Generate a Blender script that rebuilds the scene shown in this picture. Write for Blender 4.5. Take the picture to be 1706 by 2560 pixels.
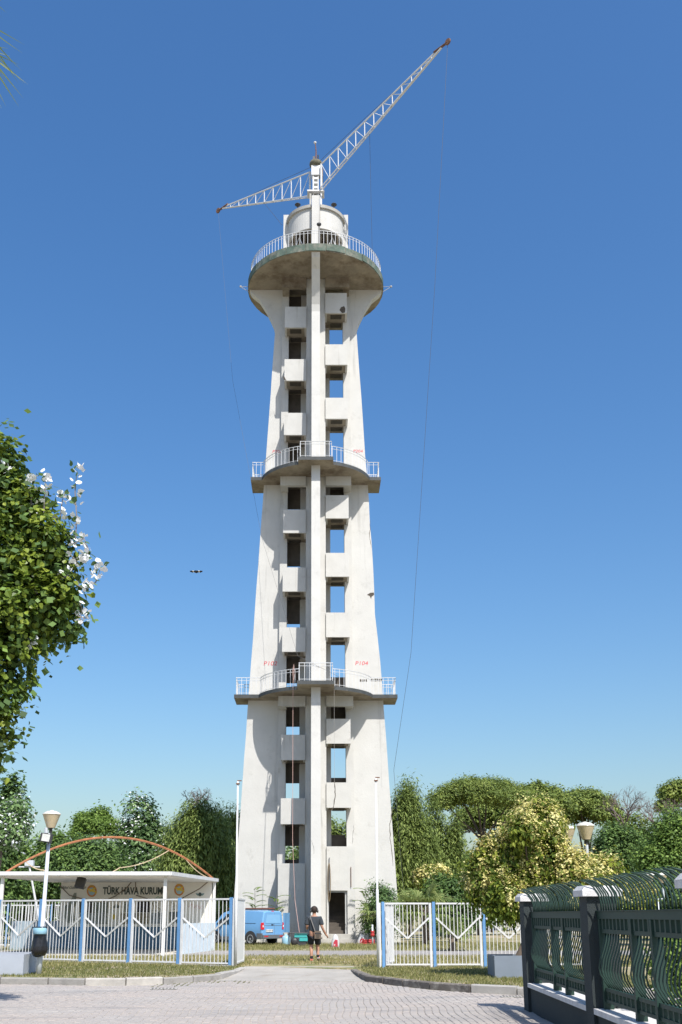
import bpy, math, random
import numpy as np
from mathutils import Vector, Matrix

# ------------------------------------------------------------------ camera, sky, sun
for o in list(bpy.data.objects): bpy.data.objects.remove(o, do_unlink=True)
sc = bpy.context.scene
COL = sc.collection
EYE = 1.5                                   # eye height above the park lawn (1.65 m above the street)
FPX, CX, CY, HOR = 2610.0, 790.0, 1600.0, 2288.0
PITCH = math.atan((HOR - CY) / FPX)
cd = bpy.data.cameras.new("Camera")
cd.sensor_fit = 'VERTICAL'; cd.sensor_height = 36.0
cd.lens = 36.0 * FPX / 2560.0
cd.shift_x = (853 - CX) / 2560.0
cd.shift_y = (CY - 1280) / 2560.0
cd.clip_start = 0.1; cd.clip_end = 6000
cam = bpy.data.objects.new("Camera", cd)
cam.location = (0, 0, EYE); cam.rotation_euler = (math.pi / 2 + PITCH, 0, 0)
COL.objects.link(cam); sc.camera = cam

SUN_EL, SUN_AZ = math.radians(53), math.radians(24)      # azimuth: right of straight behind the camera
SDIR = Vector((math.sin(SUN_AZ) * math.cos(SUN_EL), -math.cos(SUN_AZ) * math.cos(SUN_EL), math.sin(SUN_EL)))
w = bpy.data.worlds.new("World"); sc.world = w; w.use_nodes = True
nt = w.node_tree; nt.nodes.clear()
sky = nt.nodes.new('ShaderNodeTexSky'); sky.sky_type = 'NISHITA'; sky.sun_disc = False
sky.sun_elevation = SUN_EL; sky.sun_rotation = math.pi - SUN_AZ
sky.altitude = 0; sky.air_density = 1.4; sky.dust_density = 2.0; sky.ozone_density = 6.0
hs = nt.nodes.new('ShaderNodeHueSaturation'); hs.inputs['Saturation'].default_value = 1.22; hs.inputs['Hue'].default_value = .504
bg = nt.nodes.new('ShaderNodeBackground'); bg.inputs[1].default_value = 0.128
wo = nt.nodes.new('ShaderNodeOutputWorld')
nt.links.new(sky.outputs[0], hs.inputs['Color']); nt.links.new(hs.outputs[0], bg.inputs[0]); nt.links.new(bg.outputs[0], wo.inputs[0])
sl = bpy.data.lights.new("Sun", 'SUN'); sl.energy = 5.0; sl.angle = math.radians(0.53); sl.color = (1.0, 0.962, 0.905)
so = bpy.data.objects.new("Sun", sl); so.rotation_euler = SDIR.to_track_quat('Z', 'Y').to_euler(); so.location = (20, -20, 60)
COL.objects.link(so)
sc.view_settings.view_transform = 'Standard'; sc.view_settings.look = 'None'
sc.view_settings.exposure = 0.38; sc.view_settings.gamma = 1.0; sc.view_settings.use_curve_mapping = False
sc.cycles.max_bounces = 8; sc.cycles.transparent_max_bounces = 8
sc.cycles.use_denoising = True

# ------------------------------------------------------------------ helpers
R = random.Random(7)
_cf = Vector((0, math.cos(PITCH), math.sin(PITCH))); _cu = Vector((0, -math.sin(PITCH), math.cos(PITCH)))
def P(px, py, Y):                           # photo pixel -> point in the vertical plane y = Y
    d = _cf * FPX + Vector((1, 0, 0)) * (px - CX) + _cu * (CY - py)
    return Vector((0, 0, EYE)) + d * (Y / d.y)
def G(px, py, z=0.0):                       # photo pixel -> point on the ground at height z
    d = _cf * FPX + Vector((1, 0, 0)) * (px - CX) + _cu * (CY - py)
    return Vector((0, 0, EYE)) + d * ((z - EYE) / d.z)

def nodes_of(m):
    m.use_nodes = True; t = m.node_tree; t.nodes.clear(); return t
def mixc(t, fac, a, b, mode='MIX'):
    n = t.nodes.new('ShaderNodeMix'); n.data_type = 'RGBA'; n.blend_type = mode
    for sock, val in ((n.inputs[0], fac), (n.inputs[6], a), (n.inputs[7], b)):
        if hasattr(val, 'is_linked') or hasattr(val, 'links'): t.links.new(val, sock)
        elif isinstance(val, (int, float)): sock.default_value = val
        else: sock.default_value = (val[0], val[1], val[2], 1)
    return n.outputs[2]
def noise(t, vec, scale, detail=4, rough=.6):
    n = t.nodes.new('ShaderNodeTexNoise'); n.inputs['Scale'].default_value = scale
    n.inputs['Detail'].default_value = detail; n.inputs['Roughness'].default_value = rough
    if vec is not None: t.links.new(vec, n.inputs['Vector'])
    return n.outputs['Fac']
def ramp(t, fac, lo, hi):
    n = t.nodes.new('ShaderNodeMapRange'); n.inputs[1].default_value = lo; n.inputs[2].default_value = hi
    t.links.new(fac, n.inputs[0]); return n.outputs[0]
def mapping(t, vec, s):
    n = t.nodes.new('ShaderNodeMapping'); n.inputs['Scale'].default_value = s; t.links.new(vec, n.inputs['Vector']); return n.outputs[0]
def bump(t, h, strength, dist):
    n = t.nodes.new('ShaderNodeBump'); n.inputs['Strength'].default_value = strength; n.inputs['Distance'].default_value = dist
    t.links.new(h, n.inputs['Height']); return n.outputs[0]
MATS = {}
def mat(name, col, rough=.7, var=.2, scale=2.0, bmp=.0, bscale=30, metal=0.0, dirt=None, streak=None, alpha=None, trans=0.0):
    if name in MATS: return MATS[name]
    m = bpy.data.materials.new(name); t = nodes_of(m)
    tc = t.nodes.new('ShaderNodeTexCoord').outputs['Object']
    dark = [c * (1 - var) for c in col]; light = [min(1, c * (1 + var * .5)) for c in col]
    f = ramp(t, noise(t, tc, scale, 6), .3, .7)
    c = mixc(t, f, dark, light)
    if dirt:                                  # (colour, amount, scale)
        c = mixc(t, ramp(t, noise(t, tc, dirt[2], 8, .7), 1 - dirt[1] - .12, 1 - dirt[1] + .12), c, dirt[0])
    if streak:                                # vertical run-off marks (colour, amount, horizontal scale)
        v = mapping(t, tc, (streak[2], streak[2], streak[2] * .06))
        c = mixc(t, ramp(t, noise(t, v, 1.0, 6, .65), 1 - streak[1] - .1, 1 - streak[1] + .2), c, streak[0])
    b = t.nodes.new('ShaderNodeBsdfPrincipled'); t.links.new(c, b.inputs['Base Color'])
    b.inputs['Roughness'].default_value = rough; b.inputs['Metallic'].default_value = metal
    if trans: b.inputs['Transmission Weight'].default_value = trans
    if bmp: t.links.new(bump(t, noise(t, tc, bscale, 6, .7), bmp, .02), b.inputs['Normal'])
    o = t.nodes.new('ShaderNodeOutputMaterial'); t.links.new(b.outputs[0], o.inputs[0])
    MATS[name] = m; return m
def leafmat(name, dark, mid, light, transl=.3, rough=.55):
    if name in MATS: return MATS[name]
    m = bpy.data.materials.new(name); t = nodes_of(m)
    at = t.nodes.new('ShaderNodeAttribute'); at.attribute_name = 'tone'
    rp = t.nodes.new('ShaderNodeValToRGB'); e = rp.color_ramp.elements
    e[0].position = .05; e[0].color = (*dark, 1); e[1].position = .95; e[1].color = (*light, 1)
    x = rp.color_ramp.elements.new(.5); x.color = (*mid, 1)
    t.links.new(at.outputs['Fac'], rp.inputs[0])
    b = t.nodes.new('ShaderNodeBsdfPrincipled'); b.inputs['Roughness'].default_value = rough; b.inputs['Specular IOR Level'].default_value = .22
    t.links.new(rp.outputs[0], b.inputs['Base Color'])
    tr = t.nodes.new('ShaderNodeBsdfTranslucent'); t.links.new(rp.outputs[0], tr.inputs[0])
    mx = t.nodes.new('ShaderNodeMixShader'); mx.inputs[0].default_value = transl
    t.links.new(b.outputs[0], mx.inputs[1]); t.links.new(tr.outputs[0], mx.inputs[2])
    o = t.nodes.new('ShaderNodeOutputMaterial'); t.links.new(mx.outputs[0], o.inputs[0])
    MATS[name] = m; return m

class MB:
    """collects faces of ONE piece"""
    def __init__(s): s.v = []; s.f = []; s.m = []; s.mi = 0
    def add(s, vs, fs):
        k = len(s.v); s.v += [tuple(x) for x in vs]; s.f += [tuple(i + k for i in f) for f in fs]; s.m += [s.mi] * len(fs); return s
    def box(s, x0, y0, z0, x1, y1, z1):
        return s.add([(x0,y0,z0),(x1,y0,z0),(x1,y1,z0),(x0,y1,z0),(x0,y0,z1),(x1,y0,z1),(x1,y1,z1),(x0,y1,z1)],
                     [(0,3,2,1),(4,5,6,7),(0,1,5,4),(1,2,6,5),(2,3,7,6),(3,0,4,7)])
    def bar(s, a, b, w, h=None, up=(0,0,1)):
        a, b = Vector(a), Vector(b); h = h or w; d = (b - a).normalized(); u = Vector(up)
        if abs(d.dot(u)) > .98: u = Vector((0,1,0))
        sd = d.cross(u).normalized(); u = sd.cross(d)
        q = [sd * (w/2) * i + u * (h/2) * j for i, j in ((-1,-1),(1,-1),(1,1),(-1,1))]
        return s.add([a + x for x in q] + [b + x for x in q], [(0,1,2,3),(7,6,5,4),(0,4,5,1),(1,5,6,2),(2,6,7,3),(3,7,4,0)])
    def tube(s, pts, r, n=6):
        pts = [Vector(p) for p in pts]; rs = r if isinstance(r, (list, tuple)) else [r] * len(pts)
        vs = []; u = None
        for i, p in enumerate(pts):
            d = (pts[min(i+1, len(pts)-1)] - pts[max(i-1, 0)]).normalized()
            if u is None: u = d.orthogonal().normalized()
            u = (u - d * u.dot(d)); u = u.normalized() if u.length > 1e-6 else d.orthogonal().normalized()
            w_ = d.cross(u)
            vs += [p + (u * math.cos(a) + w_ * math.sin(a)) * rs[i] for a in [2*math.pi*k/n for k in range(n)]]
        fs = []
        for i in range(len(pts)-1):
            for k in range(n):
                fs.append((i*n+k, i*n+(k+1) % n, (i+1)*n+(k+1) % n, (i+1)*n+k))
        fs.append(tuple(range(n-1, -1, -1))); fs.append(tuple((len(pts)-1)*n+k for k in range(n)))
        return s.add(vs, fs)
    def prism(s, poly, z0, z1, mt=None, mb=None, ms=None):
        n = len(poly); k = len(s.v); s.v += [(x, y, z0) for x, y in poly] + [(x, y, z1) for x, y in poly]
        s.f.append(tuple(k + i for i in range(n-1, -1, -1))); s.m.append(s.mi if mb is None else mb)
        s.f.append(tuple(k + n + i for i in range(n))); s.m.append(s.mi if mt is None else mt)
        for i in range(n):
            j = (i+1) % n; s.f.append((k+i, k+j, k+n+j, k+n+i)); s.m.append(s.mi if ms is None else ms)
        return s
    def ext(s, poly, axis, a0, a1):          # polygon in two axes pushed along the third
        n = len(poly); k = len(s.v)
        for a in (a0, a1):
            for p, q in poly: s.v.append({'y': (p, a, q), 'x': (a, p, q), 'z': (p, q, a)}[axis])
        s.f.append(tuple(k + i for i in range(n))); s.f.append(tuple(k + n + i for i in range(n-1, -1, -1)))
        for i in range(n):
            j = (i+1) % n; s.f.append((k+i, k+n+i, k+n+j, k+j))
        s.m += [s.mi] * (n + 2); return s
    def lathe(s, prof, c=(0,0,0), n=24, a0=0, a1=2*math.pi):
        k = len(s.v); full = abs(a1 - a0 - 2*math.pi) < 1e-6; m = n if full else n + 1
        for r, z in prof:
            for i in range(m):
                a = a0 + (a1 - a0) * i / n; s.v.append((c[0] + r*math.cos(a), c[1] + r*math.sin(a), c[2] + z))
        for j in range(len(prof)-1):
            for i in range(n):
                i2 = (i+1) % m
                s.f.append((k+j*m+i, k+j*m+i2, k+(j+1)*m+i2, k+(j+1)*m+i)); s.m.append(s.mi)
        return s
    def xf(s, M, start=0):
        s.v[start:] = [tuple(M @ Vector(p)) for p in s.v[start:]]; return s
    def mesh(s, name, mats, smooth=False):
        me = bpy.data.meshes.new(name); me.from_pydata(s.v, [], s.f)
        for m in (mats if isinstance(mats, (list, tuple)) else [mats]): me.materials.append(m)
        if any(s.m): me.polygons.foreach_set('material_index', s.m)
        if smooth: me.polygons.foreach_set('use_smooth', [True] * len(s.f))
        me.update(); return me
    def build(s, name, mats, parent=None, world=False, smooth=False):
        return put(name, s.mesh(name, mats, smooth), parent, world=world)
def put(name, data, parent=None, M=None, world=False):
    o = bpy.data.objects.new(name, data); COL.objects.link(o)
    if parent is not None:
        o.parent = parent
        if world: o.matrix_parent_inverse = root_matrix(parent).inverted()
    if M is not None: o.matrix_basis = M
    return o
def root_matrix(p):
    m = Matrix.Translation(p.location) @ p.rotation_euler.to_matrix().to_4x4()
    return (root_matrix(p.parent) @ p.matrix_parent_inverse @ m) if p.parent else m
def thing(name, label, cat, loc=(0,0,0), rz=0.0, group=None):
    o = bpy.data.objects.new(name, None); COL.objects.link(o); o.empty_display_size = .2
    o.location = loc; o.rotation_euler = (0, 0, rz); return tag(o, label, cat, group)
def tag(o, label, cat, group=None):
    o['label'] = label; o['category'] = cat
    if group: o['group'] = group
    return o
def struct(o): o['kind'] = 'structure'; return o
def stuff(o): o['kind'] = 'stuff'; return o
def copy_tree(o, parent=None):
    c = o.copy(); COL.objects.link(c); c.parent = parent
    for ch in [x for x in bpy.data.objects if x.parent == o]: copy_tree(ch, c)
    return c
def text(name, body, size, m, parent, M, align='CENTER', shear=0.0, ext=.002, spacing=1.0, xs=1.0, off=0.0):
    cu = bpy.data.curves.new(name, 'FONT'); cu.body = body; cu.size = size; cu.align_x = align; cu.align_y = 'CENTER'
    cu.shear = shear; cu.extrude = ext; cu.space_character = spacing; cu.materials.append(m)
    cu.resolution_u = 3; cu.offset = off
    tmp = bpy.data.objects.new('tmp', cu); COL.objects.link(tmp)
    me = bpy.data.meshes.new_from_object(tmp.evaluated_get(bpy.context.evaluated_depsgraph_get())); bpy.data.objects.remove(tmp, do_unlink=True)
    me.name = name; me.materials.clear(); me.materials.append(m)
    return put(name, me, parent, M @ Matrix.Diagonal((xs, 1, 1, 1)))
FACE = Matrix.Rotation(math.pi/2, 4, 'X')            # text standing upright, read from -Y

# ------------------------------------------------------------------ foliage
def quads(name, V, mat_, tone, parent=None, world=False):   # V: (n,4,3)
    n = len(V); me = bpy.data.meshes.new(name)
    me.vertices.add(n*4); me.vertices.foreach_set('co', V.reshape(-1).astype(np.float32))
    me.loops.add(n*4); me.loops.foreach_set('vertex_index', np.arange(n*4, dtype=np.int32))
    me.polygons.add(n); me.polygons.foreach_set('loop_start', np.arange(0, n*4, 4, dtype=np.int32))
    me.polygons.foreach_set('loop_total', np.full(n, 4, dtype=np.int32))
    a = me.attributes.new('tone', 'FLOAT', 'FACE'); a.data.foreach_set('value', tone.astype(np.float32))
    me.materials.append(mat_); me.update(calc_edges=True); me.validate()
    return put(name, me, parent, world=world)
def unit(a): return a / (np.linalg.norm(a, axis=1, keepdims=True) + 1e-9)
def leaves(rng, blobs, n, size, clump=.35, per=30, aspect=.55, hang=0.0, shell=(.7, 1.03), zlo=-.6, up=.5, csq=(1,1,1), fold=0.0):
    """leaf-sized faces gathered in clumps through the crown's outer volume"""
    B = np.array([list(b[0]) + list(b[1]) for b in blobs], float)
    area = (B[:,3]*B[:,4] + B[:,4]*B[:,5] + B[:,3]*B[:,5]); area /= area.sum()
    nc = max(4, n // per)
    bi = rng.choice(len(B), nc, p=area)
    d = unit(rng.normal(size=(nc, 3))); d[:,2] = np.where(d[:,2] < zlo, -d[:,2], d[:,2])
    rad = rng.uniform(*shell, size=(nc, 1))
    cc = B[bi,:3] + d * rad * B[bi,3:]
    ct = rng.uniform(0, 1, nc)
    ci = rng.integers(0, nc, n)
    off = rng.normal(size=(n, 3)) * clump * .5 * np.array(csq)
    pos = cc[ci] + off
    outw = unit(d[ci] + off / (clump + 1e-6) * .5)
    nor = unit(outw * .8 + np.array([0, 0, up]) + rng.normal(size=(n, 3)) * .42)
    tang = rng.normal(size=(n, 3)) + np.array([0, 0, -hang * 4])
    tang = unit(tang - nor * (tang * nor).sum(1, keepdims=True)); bt = np.cross(nor, tang)
    s = size * rng.uniform(.6, 1.35, (n, 1))
    a, b = tang * s * .5, bt * s * .5 * aspect
    V = np.stack([pos - a, pos + b - a*.1, pos + a, pos - b - a*.1], 1)
    tone = np.clip(ct[ci] * .68 + rng.uniform(0, 1, n) * .32, 0, 1)
    if fold:                                  # two blade halves folded along the midrib
        up_ = nor * s * .5 * fold
        l1, l2, r1, r2 = pos + b - a*.45 + up_, pos + b*.8 + a*.25 + up_, pos - b - a*.45 + up_, pos - b*.8 + a*.25 + up_
        V = np.concatenate([np.stack([pos - a, l1, l2, pos + a], 1), np.stack([pos - a, pos + a, r2, r1], 1)]); tone = np.concatenate([tone, tone])
    return V, tone
def blobs_in(rng, c, r, k, s=(.38, .55), flat=1.0):
    out = []
    for i in range(k):
        d = rng.normal(size=3); d /= np.linalg.norm(d); q = rng.uniform(.2, .62)
        f = rng.uniform(*s)
        out.append(((c[0]+d[0]*r[0]*q, c[1]+d[1]*r[1]*q, c[2]+d[2]*r[2]*q), (r[0]*f, r[1]*f, r[2]*f*flat)))
    return out

# ------------------------------------------------------------------ materials
M_WHITE = mat('tower_plaster', (.525,.515,.485), .85, .07, .8, bmp=.45, bscale=9, dirt=((.37,.36,.33), .31, 1.1), streak=((.22,.21,.19), .31, 2.2))
M_BAY = mat('bay_plaster', (.51,.50,.47), .85, .08, 1.2, bmp=.45, bscale=10, dirt=((.34,.315,.27), .30, 1.3), streak=((.25,.23,.19), .31, 2.0))
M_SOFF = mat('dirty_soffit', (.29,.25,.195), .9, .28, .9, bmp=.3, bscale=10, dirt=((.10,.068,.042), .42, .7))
M_FASC = mat('dark_fascia', (.055,.06,.06), .7, .35, 2.5, dirt=((.3,.28,.24), .25, 3.0))
M_GREEN = mat('weathered_green_fascia', (.085,.125,.098), .85, .35, 2.0, dirt=((.24,.225,.185), .42, 1.6))
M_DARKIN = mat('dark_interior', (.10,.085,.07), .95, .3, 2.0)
M_GRATE = mat('floor_grate', (.085,.075,.06), .9, .3, 9.0)
M_WMET = mat('white_painted_metal', (.62,.62,.615), .55, .12, 4.0, dirt=((.33,.19,.10), .23, 3.0))
M_RUST = mat('rusty_metal', (.17,.085,.05), .8, .45, 7.0)
M_RAILW = mat('dull_white_railing', (.54,.55,.56), .5, .12, 4.0, dirt=((.30,.17,.09), .2, 3.0))
M_DKMET = mat('dark_metal', (.04,.04,.042), .5, .3, 5.0)
M_CABLE = mat('dark_cable', (.05,.05,.055), .6, .1, 3)
M_CRACK = mat('crack_shadow', (.09,.075,.06), 1.0, .3, 8)
M_RED = mat('red_spray_paint', (.60,.07,.09), .6, .1, 6)
M_CONC = mat('concrete', (.40,.385,.35), .9, .22, 1.5, bmp=.3, bscale=25, dirt=((.2,.18,.15), .3, 2.2))

# ------------------------------------------------------------------ ground, street, kerbs
def ground_mat():
    m = bpy.data.materials.new('dry_lawn'); t = nodes_of(m)
    pos = t.nodes.new('ShaderNodeNewGeometry').outputs['Position']
    sx = t.nodes.new('ShaderNodeSeparateXYZ'); t.links.new(pos, sx.inputs[0])
    n1 = noise(t, pos, .35, 5); n2 = noise(t, pos, 2.2, 6, .7); n3 = noise(t, pos, 14, 5, .7)
    dry = mixc(t, ramp(t, n3, .3, .7), (.27,.20,.105), (.43,.35,.21))
    grn = mixc(t, ramp(t, n3, .3, .7), (.085,.11,.03), (.19,.215,.075))
    c = mixc(t, ramp(t, n2, .42, .58), dry, grn)
    bare = mixc(t, ramp(t, n3, .3, .7), (.34,.26,.185), (.47,.385,.29))
    c = mixc(t, ramp(t, n1, .52, .62), c, bare)
    # worn gravel strip crossing the yard
    a = t.nodes.new('ShaderNodeMath'); a.operation = 'ADD'; t.links.new(sx.outputs[1], a.inputs[0])
    k = t.nodes.new('ShaderNodeMath'); k.operation = 'MULTIPLY'; k.inputs[1].default_value = 3.2; t.links.new(n2, k.inputs[0]); t.links.new(k.outputs[0], a.inputs[1])
    lo = ramp(t, a.outputs[0], 41.2, 42.6); hi = ramp(t, a.outputs[0], 50.0, 48.8)
    g = t.nodes.new('ShaderNodeMath'); g.operation = 'MULTIPLY'; t.links.new(lo, g.inputs[0]); t.links.new(hi, g.inputs[1])
    nb = noise(t, pos, 34, 3, .8)
    grav = mixc(t, ramp(t, nb, .35, .65), (.12,.11,.10), (.42,.39,.36))
    c = mixc(t, g.outputs[0], c, grav)
    b = t.nodes.new('ShaderNodeBsdfPrincipled'); b.inputs['Roughness'].default_value = .95
    t.links.new(c, b.inputs['Base Color']); t.links.new(bump(t, n3, .6, .05), b.inputs['Normal'])
    o = t.nodes.new('ShaderNodeOutputMaterial'); t.links.new(b.outputs[0], o.inputs[0]); return m
M_LAWN = ground_mat()
ST = -0.15                                              # street level; the lawn is 0
KL = [G(-420, 2459, ST), G(-60, 2459, ST), G(120, 2461, ST), G(259, 2464, ST), G(370, 2462, ST), G(446, 2458.5, ST), G(553, 2449, ST), G(600, 2438, ST), Vector((-2.02, 33.0, ST))]
KR = [Vector((1.0, 31.6, ST)), G(884, 2440, ST), G(913, 2453, ST), G(1032, 2469, ST), G(1119, 2477, ST), G(1238, 2485, ST), Vector((5.2, 23.3, ST)), Vector((12.0, 23.2, ST))]
def back(line, d):                                     # the line moved behind the kerb
    out = []
    for i, p in enumerate(line):
        a = line[max(i-1, 0)]; b = line[min(i+1, len(line)-1)]; t_ = (b - a).normalized(); out.append(Vector((p.x - t_.y*d, p.y + t_.x*d, p.z)))
    return out
bL, bR = back(KL, .17), back(KR, .17)
struct(MB().add([(-2500,-600,-.22),(2500,-600,-.22),(2500,4000,-.22),(-2500,4000,-.22)], [(0,1,2,3)]).build('ground', mat('far_ground', (.22,.19,.12), .95, .3, .05)))
poly = [(-300, bL[0].y)] + [(p.x, p.y) for p in bL] + [(-2.15, 33.0), (1.17, 31.8)] + [(p.x, p.y) for p in bR] + [(300, bR[-1].y), (300, 500), (-300, 500)]
struct(MB().prism(poly, -.2, 0).build('lawn', M_LAWN))
struct(MB().add([(-300,-60,ST-.012),(300,-60,ST-.012),(300,34,ST-.012),(-300,34,ST-.012)], [(0,1,2,3)]).build('street', mat('paver_bedding', (.37,.33,.275), .95, .2, 6)))

def paver_mat():
    m = bpy.data.materials.new('concrete_paver'); t = nodes_of(m)
    at = t.nodes.new('ShaderNodeAttribute'); at.attribute_name = 'tone'
    pos = t.nodes.new('ShaderNodeNewGeometry').outputs['Position']
    c = mixc(t, at.outputs['Fac'], (.295,.258,.228), (.36,.312,.272))
    c = mixc(t, ramp(t, noise(t, pos, .45, 5), .4, .62), c, (.29,.272,.252))
    c = mixc(t, ramp(t, noise(t, pos, 40, 4, .8), .3, .8), c, (.36,.32,.285))
    c = mixc(t, ramp(t, noise(t, mapping(t, pos, (.25, 1.1, 1)), 1.0, 6, .6), .54, .70), c, (.235,.222,.21))
    c = mixc(t, ramp(t, noise(t, pos, .9, 5, .7), .60, .72), c, (.40,.37,.335))
    c = mixc(t, ramp(t, noise(t, pos, 1.6, 8, .75), .60, .76), c, (.21,.185,.16))
    b = t.nodes.new('ShaderNodeBsdfPrincipled'); b.inputs['Roughness'].default_value = .9
    t.links.new(c, b.inputs['Base Color']); t.links.new(bump(t, noise(t, pos, 60, 4), .3, .01), b.inputs['Normal'])
    o = t.nodes.new('ShaderNodeOutputMaterial'); t.links.new(b.outputs[0], o.inputs[0]); return m
M_PAV = paver_mat()
street = bpy.data.objects['street']
PW, PL = .13, .26
def paver_faces(mb, x, y, z, w_, l_):
    e = .008; h = .05
    mb.add([(x-w_/2,y-l_/2,z-h),(x+w_/2,y-l_/2,z-h),(x+w_/2,y+l_/2,z-h),(x-w_/2,y+l_/2,z-h),
            (x-w_/2,y-l_/2,z-e),(x+w_/2,y-l_/2,z-e),(x+w_/2,y+l_/2,z-e),(x-w_/2,y+l_/2,z-e),
            (x-w_/2+e,y-l_/2+e,z),(x+w_/2-e,y-l_/2+e,z),(x+w_/2-e,y+l_/2-e,z),(x-w_/2+e,y+l_/2-e,z)],
           [(0,1,5,4),(1,2,6,5),(2,3,7,6),(3,0,4,7),(4,5,9,8),(5,6,10,9),(6,7,11,10),(7,4,8,11),(8,9,10,11)])
def kerb_y(x):                                         # street edge as a function of x
    pts = [(p.x, p.y) for p in KL] + [(p.x, p.y) for p in KR]
    if -2.75 < x < 1.7: return 28.4 - .12 * x
    for (x0, y0), (x1, y1) in zip(pts, pts[1:]):
        if x0 <= x <= x1: return min(y0 + (y1-y0)*(x-x0)/(x1-x0+1e-9), 28.6)
    return pts[0][1] if x < pts[0][0] else pts[-1][1]
cells = []
i0, i1 = int(-11/PW), int(9/PW)
for i in range(i0, i1):
    x = i * PW + PW/2
    for j in range(int(13/PL), int(29/PL)):
        y = j * PL + (PL/2 if i % 2 else 0) + math.sin(x*.6)*.25
        xw = x + .05*math.sin(.9*y + .5*x) + .025*math.sin(2.3*y - .8*x)
        if y + PL/2 < kerb_y(x) - .01: cells.append((xw, y))
near = sorted([c for c in cells if c[1] > 17.35 and -4.95 < c[0] < 3.3], key=lambda c: c[1])[:300]
nearset = set(near)
pav_meshes = []
for k in range(6):
    mb = MB(); paver_faces(mb, 0, 0, 0, PW-.009, PL-.009); me = mb.mesh('paver', M_PAV)
    a = me.attributes.new('tone', 'FLOAT', 'FACE'); a.data.foreach_set('value', [k/5.0]*len(mb.f)); pav_meshes.append(me)
for x, y in near:
    put('paver', R.choice(pav_meshes), street, Matrix.Translation((x, y, ST + R.uniform(-.004, .004))) @ Matrix.Rotation(R.uniform(-.012, .012), 4, 'Z') @ Matrix.Rotation(R.uniform(-.008, .008), 4, 'X'))
mb = MB(); tone = []
for c in cells:
    if c in nearset: continue
    n0 = len(mb.f); paver_faces(mb, c[0]+R.uniform(-.002,.002), c[1], ST + R.uniform(-.005, .004), PW-.010, PL-.010); tone += [R.random()] * (len(mb.f) - n0)
me = mb.mesh('paver_field', M_PAV); a = me.attributes.new('tone', 'FLOAT', 'FACE'); a.data.foreach_set('value', tone)
stuff(put('paver_field', me, street))

M_KERB = mat('kerb_stone', (.36,.34,.31), .9, .18, 3, bmp=.5, bscale=22, dirt=((.22,.2,.17), .3, 4.0))
M_KERBD = mat('soiled_kerb_stone', (.15,.13,.11), .9, .4, 2.5, bmp=.5, bscale=22, dirt=((.40,.37,.32), .36, 3.0))
M_KERB2 = mat('kerb_stone_light', (.42,.395,.355), .9, .2, 3, bmp=.5, bscale=22, dirt=((.25,.22,.18), .26, 4.0)); M_KERB3 = mat('kerb_stone_worn', (.30,.285,.26), .9, .25, 3, bmp=.5, bscale=22, dirt=((.17,.15,.125), .34, 4.0))
def kerb(name, line, label, mats, tall):
    root = bpy.data.objects.new(name, None); COL.objects.link(root); struct(root); root['label'] = label
    pts = []                                            # resample at about 0.95 m
    for a, b in zip(line, line[1:]):
        n = max(1, round((b-a).length / .55)); pts += [a.lerp(b, q/n) for q in range(n)]
    pts.append(line[-1]); dist = 0; cuts = [pts[0]]; step = R.uniform(.75, 1.05)
    for a, b in zip(pts, pts[1:]):
        dist += (b-a).length
        if dist >= step: cuts.append(b); dist = 0; step = R.uniform(.7, 1.05)
    for q, (a, b) in enumerate(zip(cuts, cuts[1:])):
        d = (b-a).normalized(); nrm = Vector((-d.y, d.x, 0)); g = .018
        a2, b2 = a + d*g, b - d*g; h = .15 + R.uniform(-.012, .018) + .004; dz = Vector((0, 0, 1)); bev = .025; ln = R.uniform(-.012, .012)
        sec = [(-.0+ln, -.06), (-.0+ln, h-bev), (bev+ln, h), (.17, h), (.17, -.06)]
        n = len(sec); vs = [a2 + nrm*u + dz*v for u, v in sec] + [b2 + nrm*u + dz*v for u, v in sec]
        MB().add(vs, [tuple(range(n)), tuple(range(2*n-1, n-1, -1))] + [(i, i+n, (i+1) % n + n, (i+1) % n) for i in range(n)]).build('kerb_stone', mats[1] if tall(q, a) else R.choice(mats[:1]+mats[2:]), root)
kerb('kerb', KL, 'pale concrete kerb stones along the left verge', (M_KERB, M_KERBD, M_KERB2, M_KERB3), lambda q, a: False)
kerb('kerb', KR, 'blackened kerb stones along the right verge', (M_KERB, M_KERBD, M_KERB2, M_KERB3), lambda q, a: a.x < 3.2)
# sloping concrete apron between the two kerbs
mb = MB(); dv = []; nx = 10
for j in range(9):
    v_ = j/8.0; y0 = 28.35; y1 = 32.9
    for i in range(nx+1):
        u = i/nx; xl = -2.75 + .62*v_**.7; xr = 1.55 - .42*v_**.6
        x = xl + (xr-xl)*u; y = (y0 - .12*x)*(1-v_) + y1*v_
        dv.append((x, y, ST - .01 + (.17)*(v_**1.2)))
mb.add(dv, [(j*(nx+1)+i, j*(nx+1)+i+1, (j+1)*(nx+1)+i+1, (j+1)*(nx+1)+i) for j in range(8) for i in range(nx)])
struct(mb.build('driveway', mat('driveway_concrete', (.36,.335,.295), .92, .15, 1.0, bmp=.5, bscale=40, dirt=((.25,.215,.17), .36, 1.8)), smooth=True))
struct(MB().box(-2.6, 28.36, ST-.1, 1.5, 28.62, ST+.012).build('gutter_strip', M_KERB))
for px, py, wd in ((410, 2473, .62), (1283, 2493, .5)):   # drain slots in the street
    g = G(px, py, ST); r = thing('drain_cover', 'narrow dark drain slot in the pavers near the left kerb' if px < 800 else 'narrow dark drain slot in the pavers near the green fence', 'drain', (g.x, g.y, ST+.006))
    MB().box(-wd/2, -.11, 0, wd/2, .11, .012).build('frame', M_CONC, r)
    for q in range(7): MB().box(-wd/2+.04+q*wd/7.6, -.08, .0125, -wd/2+.04+q*wd/7.6+.03, .08, .02).build('slat', M_DKMET, r)

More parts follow.
